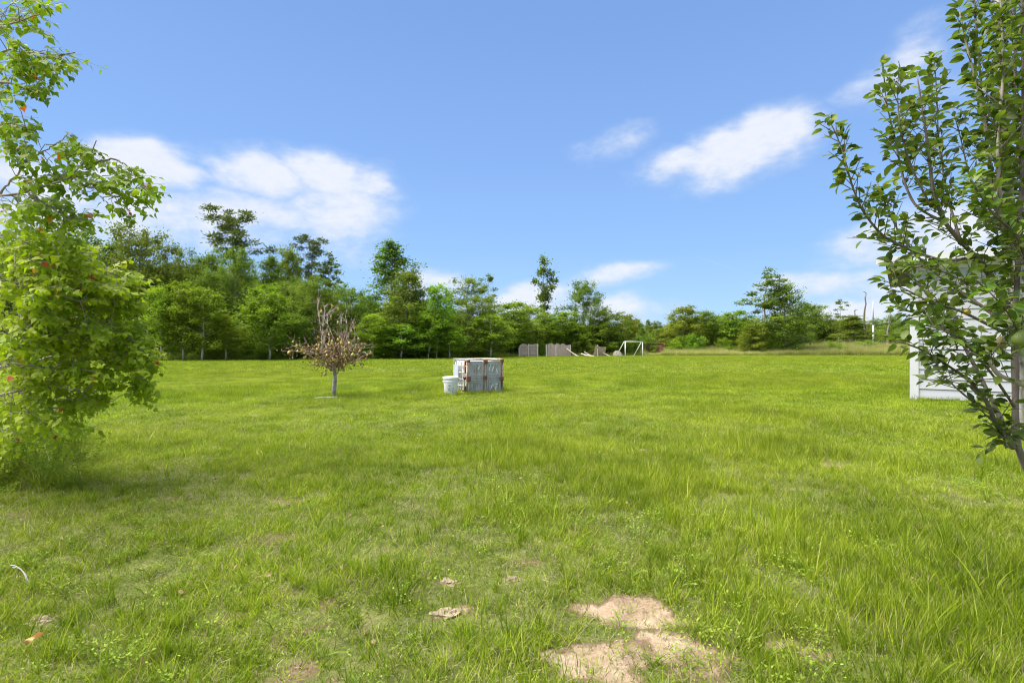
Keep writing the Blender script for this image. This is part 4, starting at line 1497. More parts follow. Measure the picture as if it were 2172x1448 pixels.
# valve, and black blocks standing in for shade in the openings beside the pallet
MB().tube([(-.05, .10, .46), (.06, .10, .46)], .05, 12).build('valve', M_BLACK, t, True)
MB().box((-.004, .075, .60), (.06, .20, .80)).build('gap_shade', M_BLACK, t)
MB().box((-.004, .075, .08), (.06, .20, .22)).build('gap_shade', M_BLACK, t)
MB().box((-.004, .075, .84), (.06, .19, .97)).build('gap_shade', M_BLACK, t)
# white paint strokes on the plates
mb = MB()
for (xa, za, xb, zb) in ((.74, .68, .80, .86), (.84, .64, .90, .82), (.97, .62, 1.0, .72), (.78, .06, .85, .26), (.85, .26, .89, .20), (.95, .07, .99, .22), (.95, .24, 1.03, .26), (.99, .22, .96, .14), (1.0, .56, 1.02, .66), (.38, .72, .42, .82)):
    dx, dz = xb - xa, zb - za
    L = math.hypot(dx, dz)
    nx_, nz_ = -dz / L * .007, dx / L * .007
    mb.add([(xa - nx_, .0-.004, za - nz_), (xb - nx_, .0-.004, zb - nz_), (xb + nx_, .0-.004, zb + nz_), (xa + nx_, .0-.004, za + nz_),
            (xa - nx_, .0345, za - nz_), (xb - nx_, .0345, zb - nz_), (xb + nx_, .0345, zb + nz_), (xa + nx_, .0345, za + nz_)],
           [np.array([(0, 1, 2, 3), (0, 4, 5, 1), (1, 5, 6, 2), (2, 6, 7, 3), (3, 7, 4, 0)])])
q = mb.build('painted_mark', M_WHITE, t)
tag(t, 'rusty framed white liquid tank in a steel cage lying on its side in the grass', 'tank')

# ------------------------------------------------------------------ pail
d = 14.9
bk_ = empty('pail', ((956 - 1086) / F * d, d, -.01), rad(8))
M_PAIL = simple_mat('pail_plastic', (.76, .75, .74), (.84, .83, .82), 4, .4)
M_INK = simple_mat('pail_print', (.10, .13, .22), (.2, .22, .30), 30, .6)
hb = .54
prof = [(0, .0), (.17, .0), (.178, .01), (.205, hb * .70), (.207, hb * .72), (.222, hb * .73), (.222, hb * .76), (.209, hb * .775), (.211, hb * .84), (.224, hb * .85), (.224, hb * .875)]
MB().lathe(prof, 32).build('bucket', M_PAIL, bk_, True)
MB().lathe([(.226, hb * .87), (.231, hb * .88), (.231, hb * .985), (.224, hb * 1.0), (.20, hb * .995), (.19, hb * .975), (0, hb * .975)], 32).build('lid', M_PAIL, bk_, True)
mb = MB()


def curved(mb, a0, a1, z0, z1):
    n = max(2, int(abs(a1 - a0) / 6) + 1)
    aa = np.radians(np.linspace(a0, a1, n))
    V, f = [], []
    for a in aa:
        for z in (z0, z1):
            r = .178 + (.205 - .178) * (z / (hb * .7)) + .0022
            V.append((math.cos(a) * r, math.sin(a) * r, z))
    for i in range(n - 1):
        f.append((2 * i, 2 * i + 2, 2 * i + 3, 2 * i + 1))
    mb.add(V, [np.array(f)])


for z_ in (.30, .285, .27):
    curved(mb, -112, -92, z_, z_ + .007)
for k in range(9):
    a = -118 + (k % 5) * 6.2
    z_ = .13 + (k // 5) * .05 + (k % 3) * .018
    curved(mb, a, a + 5, z_, z_ + .022)
for k in range(4):
    curved(mb, -76, -68, .10 + k * .035, .118 + k * .035)
mb.build('print', M_INK, bk_)
hp = [(-.228, 0, hb * .80)] + [(-.24 * math.cos(a), -.235 * math.sin(a) - .02, hb * .80 - .12 * math.sin(a)) for a in np.linspace(.15, math.pi - .15, 9)] + [(.228, 0, hb * .80)]
MB().tube(hp, .003, 5).build('handle', M_GREYMETAL, bk_, True)
tag(bk_, 'white plastic pail with lid standing at the tank corner', 'pail')


# ------------------------------------------------------------------ dying fruit tree
def bez(p0, p1, p2, n):
    t = np.linspace(0, 1, n)[:, None]
    return (1 - t) ** 2 * p0 + 2 * t * (1 - t) * p1 + t * t * p2


M_DEADBARK = simple_mat('dead_bark', (.25, .20, .17), (.52, .46, .42), 10, .95, bump=.3)
M_DEADTWIG = simple_mat('dead_twig', (.26, .17, .13), (.50, .41, .35), 9, .9)
M_DEADLEAF = leaf_mat('dead_leaf', [(0, (.08, .04, .025)), (.5, (.19, .09, .05)), (.82, (.32, .19, .09)), (.83, (.11, .15, .04)), (1, (.15, .19, .05))], .15, objrand=.2, tcol=(1, .8, .5))
M_FRUIT = simple_mat('pear_skin', (.30, .27, .045), (.46, .34, .09), 20, .5)


def dying_tree():
    global RNG
    keep = RNG
    RNG = np.random.RandomState(12)
    d = 14.2
    o = empty('fruit_tree', ((708 - 1086) / F * d, d, 0))
    tr = MB()
    tr.tube([(0, 0, -.05), (.01, 0, .25), (.03, 0, .5), (.02, 0, .8), (.04, 0, 1.1)], [.075, .058, .055, .05, .03], 12)
    tr.build('trunk', M_DEADBARK, o, True)
    dl_p, dl_a, tips = [], [], []
    limbs = []
    for k in range(15):
        az = k * 2.4 + RNG.normal() * .3
        spread = [1.15, .55, .9, .3, 1.1, .7, .45, 1.2, .8, .2, .95, .6, 1.25, 1.15, .5][k]
        L = (1.5 if spread < .6 else .86) * (.85 + .3 * RNG.rand())
        s = np.array((.02, 0, .55 + .5 * RNG.rand()))
        dirh = np.array((math.cos(az), math.sin(az) * .8, 0))
        e = s + dirh * L * math.sin(spread) + np.array((0, 0, L * math.cos(spread) + .1))
        m = s + dirh * L * .35 + np.array((0, 0, .25 * L))
        pts = bez(s, m, e, 8) + RNG.normal(size=(8, 3)) * .028
        pts[0] = s
        lb = MB()
        lb.tube(pts, np.linspace(.022, .005, 8), 6, tint=.4)
        for j in range(9):
            i = 2 + RNG.randint(0, 6)
            b0 = pts[i]
            dd = unit(unit(pts[i] - pts[i - 1]) + RNG.normal(size=3) * .55 + np.array((0, 0, .25)))
            l2 = .18 + .32 * RNG.rand()
            e2 = b0 + dd * l2
            sp = bez(b0, b0 + dd * l2 * .5 + np.array((0, 0, .05)), e2, 5)
            lb.tube(sp, np.linspace(.010, .003, 5), 4, False)
            tips.append(e2)
            for q in range(3):
                i2 = RNG.randint(1, 5)
                e3 = sp[i2] + unit(dd + RNG.normal(size=3) * .7) * (.10 + .18 * RNG.rand())
                lb.tube([sp[i2], (sp[i2] + e3) / 2 + RNG.normal(size=3) * .01, e3], [.005, .004, .002], 3, False)
                tips.append(e3)
                dl_p.append(e3)
        lb.build('limb', M_DEADTWIG if k % 3 else M_DEADBARK, o, True)
    tips = np.array(tips)
    # withered leaves, thickest low in the crown and out at the tips
    w_ = np.exp(-((tips[:, 2] - 1.15) / .35) ** 2) + .5
    n = 2300
    i = RNG.choice(len(tips), n, p=w_ / w_.sum())
    pos = tips[i] + RNG.normal(size=(n, 3)) * .05
    core = RNG.rand(n) < .28
    pos[core] = np.array((.02, 0, 1.08)) + RNG.normal(size=(core.sum(), 3)) * np.array((.33, .30, .17))
    lf_ = MB()
    leaves(lf_, pos, rdir(n, -.6), rdir(n), .05 + .03 * RNG.rand(n), .03, OVAL)
    q = lf_.build('withered_leaves', M_DEADLEAF, o)
    q['kind'] = 'stuff'
    fm = MB()
    fm.lathe([(0, .034), (.008, .032), (.014, .016), (.026, -.006), (.029, -.022), (.018, -.040), (0, -.044)], 8)
    fmesh = fm.mesh('pear', [M_FRUIT], True)
    w_ = .25 + (tips[:, 2] < 1.7) * .5
    for i in RNG.choice(len(tips), 130, p=w_ / w_.sum(), replace=False):
        q = link('pear', fmesh, o, tuple(tips[i] + np.array((0, 0, -.03)) + RNG.normal(size=3) * .012))
        s = .95 + .5 * RNG.rand()
        q.scale = (s, s, s)
        q.rotation_euler = (RNG.normal() * .3, RNG.normal() * .3, 0)
    tag(o, 'small dying fruit tree with bare reddish twigs and yellow pears', 'tree')
    # edging piece at its foot
    e = MB()
    e.tube([(0, 0, 0), (.25, -.02, .01), (.62, .02, 0)], .010, 6)
    x0, y0 = GX(669, 847)
    q = e.build('white_pipe', M_WHITE, None, True, loc=(x0, y0, float(gheight(np.array(x0), np.array(y0))) + .03))
    q.rotation_euler = (0, 0, .08)
    tag(q, 'thin white pipe lying at the foot of the dying fruit tree', 'pipe')
    RNG = keep


dying_tree()


# ------------------------------------------------------------------ pear tree close by
def smooth_poly(pts, n):
    pts = np.array(pts, float)
    seg = np.concatenate(([0], np.cumsum(np.linalg.norm(np.diff(pts, axis=0), axis=1))))
    t = np.linspace(0, seg[-1], n)
    q = np.stack([np.interp(t, seg, pts[:, i]) for i in range(3)], -1)
    for _ in range(2):
        q[1:-1] = q[1:-1] * .5 + (q[:-2] + q[2:]) * .25
    return q


def pick_largest(pos, n):
    """indices of the n leaves that show largest from the camera, within the frame"""
    d = pos[:, 1]
    px = 1086 + pos[:, 0] / d * F
    py = HOR - (pos[:, 2] - EYE) / d * F
    inside = (px > 0) & (px < 2172) & (py > 0) & (py < 1448)
    sc = np.where(inside, d, 1e3)
    return np.argsort(sc)[:n]


def leaf_objects(parent, pos, ax, nr, ln, wd, tint, tmpl, material, name='leaf'):
    """leaves as single objects sharing a few meshes"""
    meshes = []
    for tv in np.linspace(.05, .95, 7):
        mb = MB()
        leaves(mb, np.zeros((1, 3)), np.array([(1., 0, 0)]), np.array([(0, 0, 1.)]), 1.0, 1.0, tmpl, np.array([tv]))
        meshes.append(mb.mesh('leaf', [material], True))
    for p, a, n_, l, w2, tv in zip(pos, ax, nr, ln, wd, tint):
        a = Vector(a).normalized()
        s = Vector(n_).cross(a).normalized()
        nn = a.cross(s)
        m = Matrix((a * l, s * w2, nn * l)).transposed().to_4x4()
        m.translation = Vector(p)
        q = bpy.data.objects.new(name, meshes[min(6, int(tv * 7))])
        COL.objects.link(q)
        q.parent = parent
        q.matrix_local = m


def pear_tree():
    global RNG
    keep = RNG
    RNG = np.random.RandomState(31)
    root_d = 2.75
    bx = (2300 - 1086) / F * root_d
    o = empty('pear_tree', (bx, root_d, 0))
    base = np.array((bx, root_d, 0.0))
    M_PBARK = simple_mat('pear_bark', (.13, .10, .08), (.62, .58, .52), 16, .95, (1, 1, .35), .6, lo=.42, hi=.62)
    M_PSTEM = simple_mat('pear_stem', (.11, .085, .07), (.22, .18, .15), 14, .8, (1, 1, .4), .3)
    M_PSTEM2 = simple_mat('pear_stem_pale', (.28, .23, .17), (.44, .38, .30), 14, .8, (1, 1, .4), .3)

    def S_(lst, r0, r1, n=None, m=None, name='branch'):
        pts = np.array([P(*q) for q in lst]) - base
        n = n or len(lst) * 4
        q = smooth_poly(pts, n)
        MB().tube(q, np.linspace(r0, r1, n) * (1 + .08 * RNG.normal(size=n)), 8 if r0 > .01 else 6).build(name, m or M_PSTEM, o, True)
        return q
    stems = []
    tr = S_([(2300, 1822, root_d), (2290, 1500, 2.72), (2250, 1150, 2.72), (2205, 980, 2.72), (2172, 860, 2.72), (2166, 720, 2.72), (2150, 560, 2.75), (2135, 420, 2.8), (2130, 250, 2.8), (2122, 110, 2.8), (2112, -60, 2.85)], .075, .010, 44, M_PBARK, 'trunk')
    defs = [
        ([(2250, 1500, 2.68), (2235, 1100, 2.5), (2172, 985, 2.5), (2148, 945, 2.5), (2156, 850, 2.5), (2150, 700, 2.5), (2160, 560, 2.5), (2168, 380, 2.5), (2172, 150, 2.5), (2165, -80, 2.5)], .020, .006, .5),
        ([(2150, 950, 2.5), (2112, 900, 2.47), (2095, 852, 2.45), (2055, 805, 2.42), (2000, 768, 2.4), (1950, 738, 2.38), (1900, 722, 2.36)], .012, .003, .15),
        ([(2148, 945, 2.5), (2112, 865, 2.55), (2075, 790, 2.6), (2030, 705, 2.65), (1985, 650, 2.7), (1940, 590, 2.75), (1900, 560, 2.8)], .012, .003, .42),
        ([(2185, 820, 2.2), (2150, 808, 2.2), (2116, 795, 2.2), (2098, 765, 2.2), (2092, 730, 2.22)], .013, .006, .3),
        ([(2160, 690, 2.7), (2120, 620, 2.65), (2085, 560, 2.6), (2045, 520, 2.58), (2000, 470, 2.55), (1978, 400, 2.55), (1968, 310, 2.55), (1955, 220, 2.55), (1945, 160, 2.55)], .016, .0025, .12),
        ([(2070, 545, 2.6), (2000, 555, 2.55), (1930, 530, 2.5), (1872, 502, 2.48), (1830, 450, 2.46), (1808, 398, 2.45), (1789, 325, 2.45), (1772, 280, 2.45), (1756, 250, 2.45)], .009, .002, .3),
        ([(2000, 470, 2.55), (1940, 440, 2.6), (1915, 380, 2.65), (1900, 300, 2.65), (1880, 220, 2.65), (1873, 140, 2.65)], .007, .002, .25),
        ([(1975, 440, 2.55), (1930, 350, 2.5), (1910, 280, 2.48), (1903, 210, 2.48), (1906, 150, 2.48)], .006, .002, .3),
        ([(2040, 520, 2.58), (2010, 420, 2.7), (1990, 300, 2.75), (1987, 200, 2.75), (1982, 125, 2.75)], .007, .002, .2),
        ([(2140, 540, 2.72), (2105, 400, 2.6), (2092, 280, 2.55), (2075, 190, 2.55), (2048, 90, 2.55), (2035, 20, 2.55)], .010, .003, .1),
        ([(2130, 400, 2.8), (2090, 260, 2.9), (2075, 120, 2.9), (2065, -20, 2.9)], .009, .004, .1),
        ([(2150, 600, 2.7), (2120, 430, 2.45), (2115, 300, 2.4), (2130, 150, 2.4), (2120, -40, 2.4)], .010, .004, .1),
        ([(2150, 700, 2.6), (2070, 640, 2.75), (2010, 600, 2.85), (1960, 560, 2.9), (1910, 500, 2.95), (1880, 440, 2.95), (1862, 390, 2.95)], .010, .0025, .2),
        ([(2120, 700, 2.5), (2040, 660, 2.45), (1970, 640, 2.42), (1915, 610, 2.4), (1875, 595, 2.4)], .008, .002, .38),
        ([(2155, 760, 2.6), (2080, 720, 2.7), (2010, 690, 2.75), (1950, 665, 2.8), (1900, 655, 2.8)], .008, .002, .45),
        ([(2100, 870, 2.47), (2060, 850, 2.5), (2020, 815, 2.55), (1975, 770, 2.6)], .007, .002, .5),
        ([(2150, 860, 2.5), (2110, 800, 2.35), (2060, 740, 2.3), (2010, 700, 2.28), (1960, 690, 2.28)], .008, .002, .5),
        ([(2175, 560, 2.6), (2140, 470, 2.9), (2060, 400, 3.0), (2040, 300, 3.0), (2020, 230, 3.0)], .009, .002, .2),
        ([(2110, 600, 2.6), (2050, 600, 2.35), (1990, 570, 2.3), (1940, 560, 2.28)], .007, .002, .2),
        ([(2180, 420, 2.7), (2150, 260, 2.65), (2155, 100, 2.65), (2150, -60, 2.65)], .008, .004, .05),
        ([(2190, 600, 2.5), (2160, 500, 2.3), (2100, 450, 2.25), (2060, 380, 2.22)], .008, .003, .1),
        ([(2120, 880, 2.5), (2135, 960, 2.45), (2128, 905, 2.4)], .004, .002, .2),
        ([(2180, 760, 2.4), (2150, 680, 2.15), (2120, 640, 2.05), (2100, 620, 2.05)], .006, .003, .2),
    ]
    for i, (lst, r0, r1, st) in enumerate(defs):
        q = S_(lst, r0, r1, m=M_PSTEM2 if i in (3, 9, 11) else M_PSTEM)
        stems.append((q, st))
    stems.append((tr, .55))
    for i in (5, 6, 8, 12, 13, 14, 16, 17):       # the far side of the crown
        lst, r0, r1, st = defs[i]
        q = S_([(2 * 2240 - a, b_, c_ + .12) for a, b_, c_ in lst], r0, r1)
        stems.append((q, st))
    pos, ax, nr, ln = [], [], [], []
    tw = MB()
    for q, st in stems:
        seg = np.concatenate(([0], np.cumsum(np.linalg.norm(np.diff(q, axis=0), axis=1))))
        L = seg[-1]
        s = st * L
        side = RNG.rand() * 6.28
        while s < L:
            i = min(np.searchsorted(seg, s), len(q) - 1)
            p0 = np.array([np.interp(s, seg, q[:, c]) for c in range(3)])
            T_ = unit(q[i] - q[i - 1]) if i else np.array((0, 0, 1.))
            side += 2.4
            A = unit(np.cross(T_, np.array((.3, .9, .1))))
            B = np.cross(T_, A)
            out = A * math.cos(side) + B * math.sin(side)
            rem = 1 - s / L
            if RNG.rand() < .45 and rem > .06:
                tl = .05 + .13 * RNG.rand() * (.5 + rem)
                td = unit(out + T_ * .9 + np.array((0, 0, .35)))
                e = p0 + td * tl
                tw.tube([p0, p0 + td * tl * .5, e], [.0026, .002, .0013], 4, False)
                for m in range(RNG.randint(3, 7)):
                    f = .35 + .65 * m / 6
                    d_ = unit(td * .5 + rdir(1)[0] * .9 + np.array((-.1, 0, -.05)))
                    pos.append(p0 + td * tl * f + d_ * .015)
                    ax.append(d_)
            else:
                d_ = unit(out * 1.0 + T_ * .35 + RNG.normal(size=3) * .25 + np.array((0, 0, .05)))
                pos.append(p0 + d_ * .018)
                ax.append(d_)
            s += .0095 + .008 * RNG.rand()
        for m in range(4):       # terminal tuft
            d_ = unit(T_ * .8 + rdir(1)[0] * .8)
            pos.append(q[-1] + d_ * .01)
            ax.append(d_)
    pos, ax = np.array(pos), np.array(ax)
    n = len(pos)
    nr = unit(np.array((0, 0, 1.0)) + RNG.normal(size=(n, 3)) * .45)
    ax[:, 2] = ax[:, 2] * .6 - .05
    ax = unit(ax)
    ln = .039 + .024 * RNG.rand(n)
    wd = ln * (.50 + .14 * RNG.rand(n))
    tint = RNG.rand(n) ** 1.1
    keepz = (pos[:, 2] + 0) > .55
    pos, ax, nr, ln, wd, tint = [a[keepz] for a in (pos, ax, nr, ln, wd, tint)]
    sel = pick_largest(pos + base, 300)
    msk = np.ones(len(pos), bool)
    msk[sel] = False
    leaf_objects(o, pos[sel], ax[sel], nr[sel], ln[sel], wd[sel], tint[sel], PEARLEAF, M_PEARLEAF)
    mb = MB()
    leaves(mb, pos[msk], ax[msk], nr[msk], ln[msk], wd[msk], PEARLEAF, tint[msk])
    q = mb.build('leaves', M_PEARLEAF, o, True)
    q['kind'] = 'stuff'
    tw.build('twigs', M_PSTEM, o)['kind'] = 'stuff'
    M_GP = simple_mat('green_pear', (.15, .21, .04), (.24, .28, .06), 30, .45, spec=.5)
    M_BP = simple_mat('brown_pear', (.20, .17, .06), (.30, .25, .10), 30, .6)
    fm = MB().lathe([(0, 1.0), (.22, .98), (.45, .75), (.72, .35), (.95, -.15), (.9, -.6), (.55, -.95), (.12, -1.0), (0, -.93)], 16)
    for px, py, d, r, m, lab in ((2103, 648, 2.3, .026, M_BP, 'greenish brown pear below the dark twigs'), (2120, 727, 2.28, .028, M_BP, 'brown shaded pear above the pale limb'),
                                 (2166, 715, 2.1, .030, M_GP, 'largest smooth green pear at the trunk'), (2050, 661, 2.4, .012, simple_mat('yellow_bit', (.5, .28, .03), (.6, .36, .05), 9, .5), 'small yellow pear')):
        c = P(px, py, d) - base
        q = link('pear', fm.mesh('pear', [m], True), o, tuple(c))
        q.scale = (r, r, r * 1.12)
        q.rotation_euler = (.2, .25, 0)
        q['label'] = lab
        MB().tube([c + (0, 0, r * 1.05), c + (.008, 0, r * 1.4), c + (.03, .01, r * 2.6)], .0016, 5).build('stalk', M_PSTEM, o, True)
    tag(o, 'tall pear tree with glossy leaves and green pears growing before the white building', 'tree')
    RNG = keep


pear_tree()


# ------------------------------------------------------------------ tallow tree
def tallow_tree():
    global RNG
    keep = RNG
    RNG = np.random.RandomState(77)
    base = np.array((-6.9, 5.4, 0.0))
    o = empty('tallow_tree', tuple(base))
    M_TB = simple_mat('tallow_bark', (.18, .15, .12), (.38, .33, .27), 10, .9, (1, 1, .4), .4)
    MB().tube([(0, 0, -.1), (.05, -.05, 1.0), (-.05, 0, 2.2), (.15, .05, 3.4), (.1, 0, 4.8), (.15, 0, 6.6)], [.17, .14, .12, .09, .06, .02], 12).build('trunk', M_TB, o, True)
    boughs = [
        [(-320, 250, 5.2), (-120, 60, 4.6), (0, 60, 4.4), (60, 35, 4.3), (98, 30, 4.3)],
        [(-300, 330, 5.2), (-100, 190, 4.6), (0, 105, 4.4), (60, 108, 4.3), (110, 120, 4.25), (160, 112, 4.2)],
        [(-120, 240, 4.6), (0, 172, 4.4), (50, 185, 4.3), (92, 208, 4.25)],
        [(-300, 450, 5.2), (-100, 330, 4.6), (0, 255, 4.4), (50, 262, 4.3), (78, 280, 4.3)],
        [(-250, 500, 5.2), (-60, 440, 4.7), (0, 410, 4.5), (60, 410, 4.4), (90, 390, 4.4), (150, 386, 4.35), (190, 345, 4.3), (205, 300, 4.3)],
        [(60, 410, 4.4), (110, 440, 4.4), (150, 470, 4.4), (170, 485, 4.4)],
        [(150, 386, 4.35), (205, 400, 4.3), (250, 420, 4.3), (290, 400, 4.25), (318, 395, 4.2)],
        [(205, 345, 4.3), (240, 335, 4.3), (275, 355, 4.3), (300, 372, 4.25)],
        [(0, 410, 4.5), (60, 340, 4.6), (110, 310, 4.6), (140, 290, 4.6)],
        [(-260, 640, 5.2), (-60, 610, 4.8), (0, 605, 4.7), (60, 603, 4.7), (120, 625, 4.7), (170, 640, 4.7)],
        [(-60, 610, 4.9), (60, 560, 4.9), (150, 535, 4.9), (215, 540, 4.9), (265, 560, 4.9)],
        [(-200, 720, 5.3), (0, 770, 4.9), (80, 775, 4.85), (150, 785, 4.8)],
        [(-150, 860, 5.3), (40, 830, 4.9), (75, 818, 4.85), (120, 822, 4.8), (180, 828, 4.8)],
        [(-100, 700, 5.4), (80, 690, 5.3), (180, 670, 5.3), (260, 650, 5.3), (300, 640, 5.3)],
        [(-100, 800, 5.4), (100, 760, 5.3), (200, 755, 5.2), (270, 780, 5.2), (310, 810, 5.2)],
        [(-150, 900, 5.4), (0, 880, 5.2), (100, 870, 5.2), (190, 850, 5.2), (240, 850, 5.2)],
        [(-200, 520, 5.4), (0, 500, 5.3), (90, 495, 5.3), (170, 500, 5.3)],
    ]
    samp = []
    for bl in boughs:
        pts = np.array([P(*q) for q in bl]) - base
        q = smooth_poly(pts, 24)
        r = np.linspace(.026, .004, 24) if bl[0][0] < -90 else np.linspace(.010, .003, 24)
        MB().tube(q + RNG.normal(size=(24, 3)) * .006, r, 6).build('bough', M_TB, o, True)
        samp.append(q[2:])
    samp = np.concatenate(samp)
    nodes_ = np.zeros((len(samp) + 4000, 3)) + 1e3
    nodes_[:len(samp)] = samp
    nn_ = [len(samp)]
    # leafy masses: px, py, half w, half h, depth, half depth, sprays
    masses = [
        (40, 20, 60, 40, 4.35, .35, 26), (20, 70, 50, 45, 4.4, .4, 22), (100, 125, 62, 26, 4.25, .25, 24), (40, 130, 55, 40, 4.4, .35, 26), (30, 185, 60, 28, 4.3, .3, 20), (70, 195, 26, 18, 4.25, .15, 7),
        (140, 118, 24, 16, 4.2, .12, 6), (25, 255, 55, 40, 4.35, .35, 26), (40, 320, 45, 35, 4.4, .35, 20), (130, 300, 30, 26, 4.6, .2, 10), (170, 330, 45, 32, 4.4, .25, 24), (190, 375, 45, 35, 4.35, .25, 22),
        (90, 370, 60, 50, 4.5, .35, 34), (110, 430, 75, 40, 4.4, .3, 30), (270, 365, 30, 26, 4.3, .15, 12), (250, 415, 45, 22, 4.3, .18, 14), (305, 400, 17, 24, 4.22, .1, 8), (40, 440, 55, 40, 4.5, .3, 22),
        (160, 465, 45, 24, 4.4, .2, 16), (70, 480, 90, 30, 4.8, .4, 34),
        (70, 530, 110, 50, 4.9, .5, 110), (160, 555, 52, 36, 5.1, .4, 34), (60, 610, 100, 60, 4.8, .5, 110), (185, 610, 80, 50, 5.0, .4, 56), (235, 600, 50, 40, 5.2, .3, 34), (258, 650, 48, 32, 5.25, .25, 28), (272, 600, 26, 22, 5.2, .2, 10), (285, 700, 26, 28, 5.2, .2, 14), (292, 752, 24, 26, 5.2, .2, 14),
        (50, 700, 100, 60, 4.8, .5, 110), (170, 700, 85, 55, 5.0, .4, 62), (240, 720, 60, 50, 5.15, .35, 40), (265, 770, 55, 45, 5.15, .3, 34), (290, 810, 30, 28, 5.15, .2, 14),
        (60, 790, 90, 50, 4.9, .4, 52), (170, 780, 80, 50, 5.0, .4, 50), (60, 865, 85, 40, 5.0, .4, 46), (165, 842, 60, 30, 5.1, .3, 28), (120, 900, 70, 25, 5.2, .3, 12), (20, 920, 50, 40, 5.2, .3, 14),
    ]
    pos, ax, nr, tint, ln = [], [], [], [], []
    tw = MB()
    for px, py, hw, hh, d, hd, ns in masses:
        for _ in range(ns if py > 500 else int(ns * .62)):
            v = rdir(1)[0] * (RNG.rand() ** .45)
            dd = d + v[1] * hd
            c = P(px + v[0] * hw, py - v[2] * hh, dd) - base
            cur = nodes_[:nn_[0]]
            dist = np.linalg.norm(cur - c, axis=1) + np.where(cur[:, 0] > c[0], .25, 0) + np.where(np.arange(len(cur)) < len(samp), 0, .06)
            s = cur[np.argmin(dist)]
            L = np.linalg.norm(c - s)
            if L < .05:
                s = c - np.array((.12, 0, .02))
            mid = (s + c) / 2 + np.array((0, 0, .08 * L)) + RNG.normal(size=3) * .01
            tw.tube([s, mid, c], [.004, .003, .0018], 4, False)
            nodes_[nn_[0]] = c
            nn_[0] += 1
            td = unit(c - mid + np.array((.06, -.02, -.03)))
            tl = .14 + .14 * RNG.rand()
            e = c + td * tl
            tw.tube([c, e], [.0018, .001], 3, False)
            nl = RNG.randint(7, 13)
            lowz = np.clip((py - 440) / 120, 0, 1)  # lower leaves tinted yellower, painting in sunlight that shines through them
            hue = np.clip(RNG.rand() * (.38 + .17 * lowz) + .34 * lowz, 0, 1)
            for m in range(nl):
                f = m / nl
                a = m * 2.4 + RNG.rand()
                p0 = c + td * tl * f
                out = unit(np.array((math.cos(a), math.sin(a), -.55 + .3 * RNG.normal())) + td * .6)
                pos.append(p0 + out * .028)
                ax.append(out)
                nr.append(unit(np.array((0, -.25, 1.0)) + RNG.normal(size=3) * .5))
                ln.append((.048 + .026 * RNG.rand()) * (1 - .35 * f))
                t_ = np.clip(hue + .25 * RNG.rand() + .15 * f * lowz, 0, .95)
                if RNG.rand() < .013:
                    t_ = .97 + .03 * RNG.rand()
                tint.append(t_)
    pos, ax, nr, tint, ln = map(np.array, (pos, ax, nr, tint, ln))
    wd = ln * (.92 + .2 * RNG.rand(len(ln)))
    sel = pick_largest(pos + base, 300)
    msk = np.ones(len(pos), bool)
    msk[sel] = False
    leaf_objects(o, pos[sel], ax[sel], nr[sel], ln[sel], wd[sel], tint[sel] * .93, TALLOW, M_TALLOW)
    mb = MB()
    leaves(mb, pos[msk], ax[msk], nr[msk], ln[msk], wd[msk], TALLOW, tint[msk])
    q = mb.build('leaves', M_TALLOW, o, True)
    q['kind'] = 'stuff'
    tw.build('twigs', M_TB, o)['kind'] = 'stuff'
    tag(o, 'tallow tree with bright heart shaped leaves and a few red ones hanging into view', 'tree')
    RNG = keep


tallow_tree()

# ------------------------------------------------------------------ small things in the grass
M_CLOD = simple_mat('soil_clod', (.20, .14, .10), (.38, .29, .21), 40, .98, bump=.8)
for px, py, r, lab in ((943, 1296, .055, 'crumbly soil mound in the near grass, largest of the small mounds'), (990, 936, .06, 'small round soil mound out in the field below the tank'),
                       (1365, 961, .09, 'flat grey soil mound halfway up the field'), (1350, 1050, .05, 'soil mound with dry straw in the middle grass'),
                       (955, 1228, .045, 'small soil mound just beyond the largest one'), (80, 1304, .05, 'reddish soil mound below the tallow tree'), (1090, 1221, .04, 'little mound between the small mounds and the bare patch')):
    cx, cy = GX(px, py)
    rs = np.random.RandomState(px)
    bm = bmesh.new()
    bmesh.ops.create_icosphere(bm, subdivisions=3, radius=1)
    for v in bm.verts:
        n_ = float(vnoise(np.array(v.co.x * 3.1 + px), np.array(v.co.y * 3.1 + v.co.z * 4), 3)) - .5
        n2_ = float(vnoise(np.array(v.co.x * 9 + px), np.array(v.co.y * 9 + v.co.z * 8), 4)) - .5
        f_ = 1 + n_ * .9 + n2_ * .5
        v.co = Vector((v.co.x * r * f_ * 1.25, v.co.y * r * f_, v.co.z * r * .45 * f_))
    me = bpy.data.meshes.new('soil_mound')
    bm.to_mesh(me)
    bm.free()
    me.materials.append(M_CLOD)
    q = link('soil_mound', me, None, (cx, cy, float(gheight(np.array(cx), np.array(cy))) - .004))
    tag(q, lab, 'soil mound', 'small soil mounds in the grass')
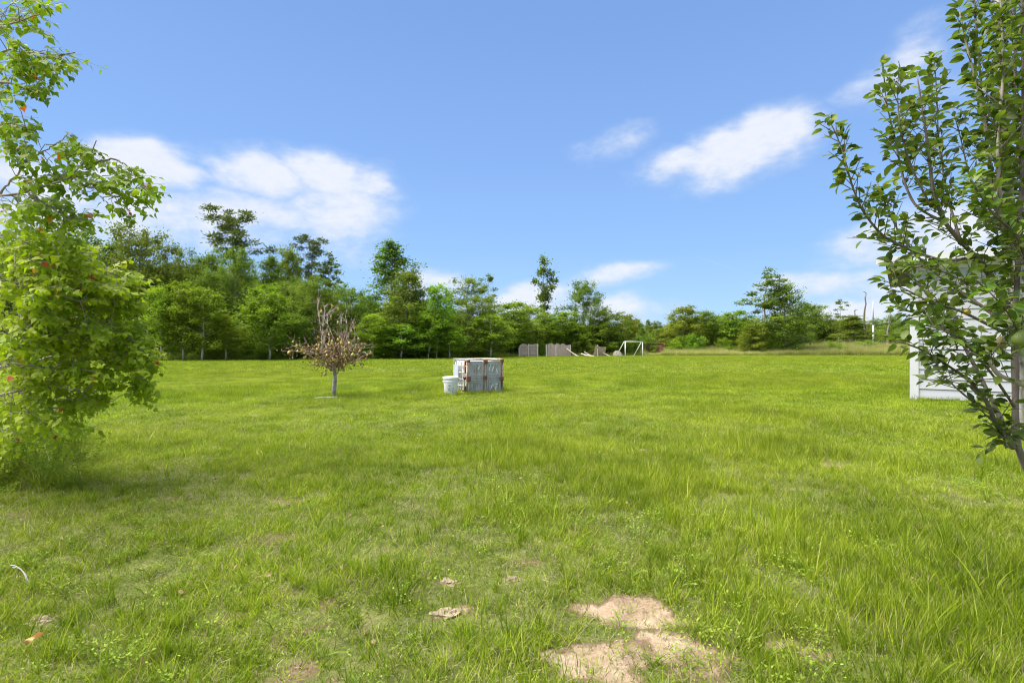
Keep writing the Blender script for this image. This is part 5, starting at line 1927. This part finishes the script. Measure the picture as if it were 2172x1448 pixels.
# dry leaf
M_DRYLEAF = leaf_mat('dry_leaf', [(0, (.40, .22, .09)), (1, (.60, .36, .16))], .2, tcol=(1, .8, .5))
cx, cy = GX(72, 1378)
mb = MB()
g_ = 9
V, f = [], []
for i in range(g_):
    for j in range(5):
        u_ = i / (g_ - 1)
        wv = .5 * math.sin(math.pi * min(1, u_ * 1.02)) ** .7
        v_ = (j / 4 - .5) * 2
        V.append((u_ * .11, v_ * wv * .06, .02 + .03 * v_ * v_ * wv + .02 * math.sin(u_ * 6 + v_ * 2)))
for i in range(g_ - 1):
    for j in range(4):
        f.append((i * 5 + j, i * 5 + j + 1, i * 5 + j + 6, i * 5 + j + 5))
mb.add(V, [np.array(f)], .5)
q = mb.build('dry_leaf', M_DRYLEAF, None, True, loc=(cx - .04, cy, float(gheight(np.array(cx), np.array(cy))) + .045))
q.rotation_euler = (.5, -.3, .9)
q.scale = (.6, .6, .7)
tag(q, 'curled orange dry leaf lying in the near grass', 'leaf')
# pale dead blade
cx, cy = GX(40, 1235)
mb = MB()
for off in (0, .012):
    pts = bez(np.array((-.06, 0, .10)), np.array((0.02, 0, .10)), np.array((.06, -.02, 0)), 8)
    mb.tube(pts + np.array((off, .01, -off)), np.linspace(.0015, .003, 8), 4)
q = mb.build('dead_stalk', simple_mat('dead_stalk', (.5, .47, .42), (.66, .62, .56), 9, .8), None, True, loc=(cx, cy, float(gheight(np.array(cx), np.array(cy))) + .02))
tag(q, 'pale bent dead stalk arching over the grass below the tallow tree', 'stalk')
# long single blades that stand out
rs = np.random.RandomState(4)
n = 90
x, y = frus(n, 2.2, 8)
lp_ = [tuft(2, .01, .22, .42, .008, 6, .9, .55, 80 + i, None, (.85, .99)) for i in range(4)]
o = scatter('long_blades', np.stack([x, y, gheight(x, y)], -1), np.stack([np.zeros(n), np.zeros(n), RNG.rand(n) * 6.28], -1), np.repeat((.5 + .5 * RNG.rand(n))[:, None], 3, 1), RNG.randint(0, 4, n), lp_)
tag(o, 'scattered long pale grass blades rising over the lawn', 'grass', kind='stuff')
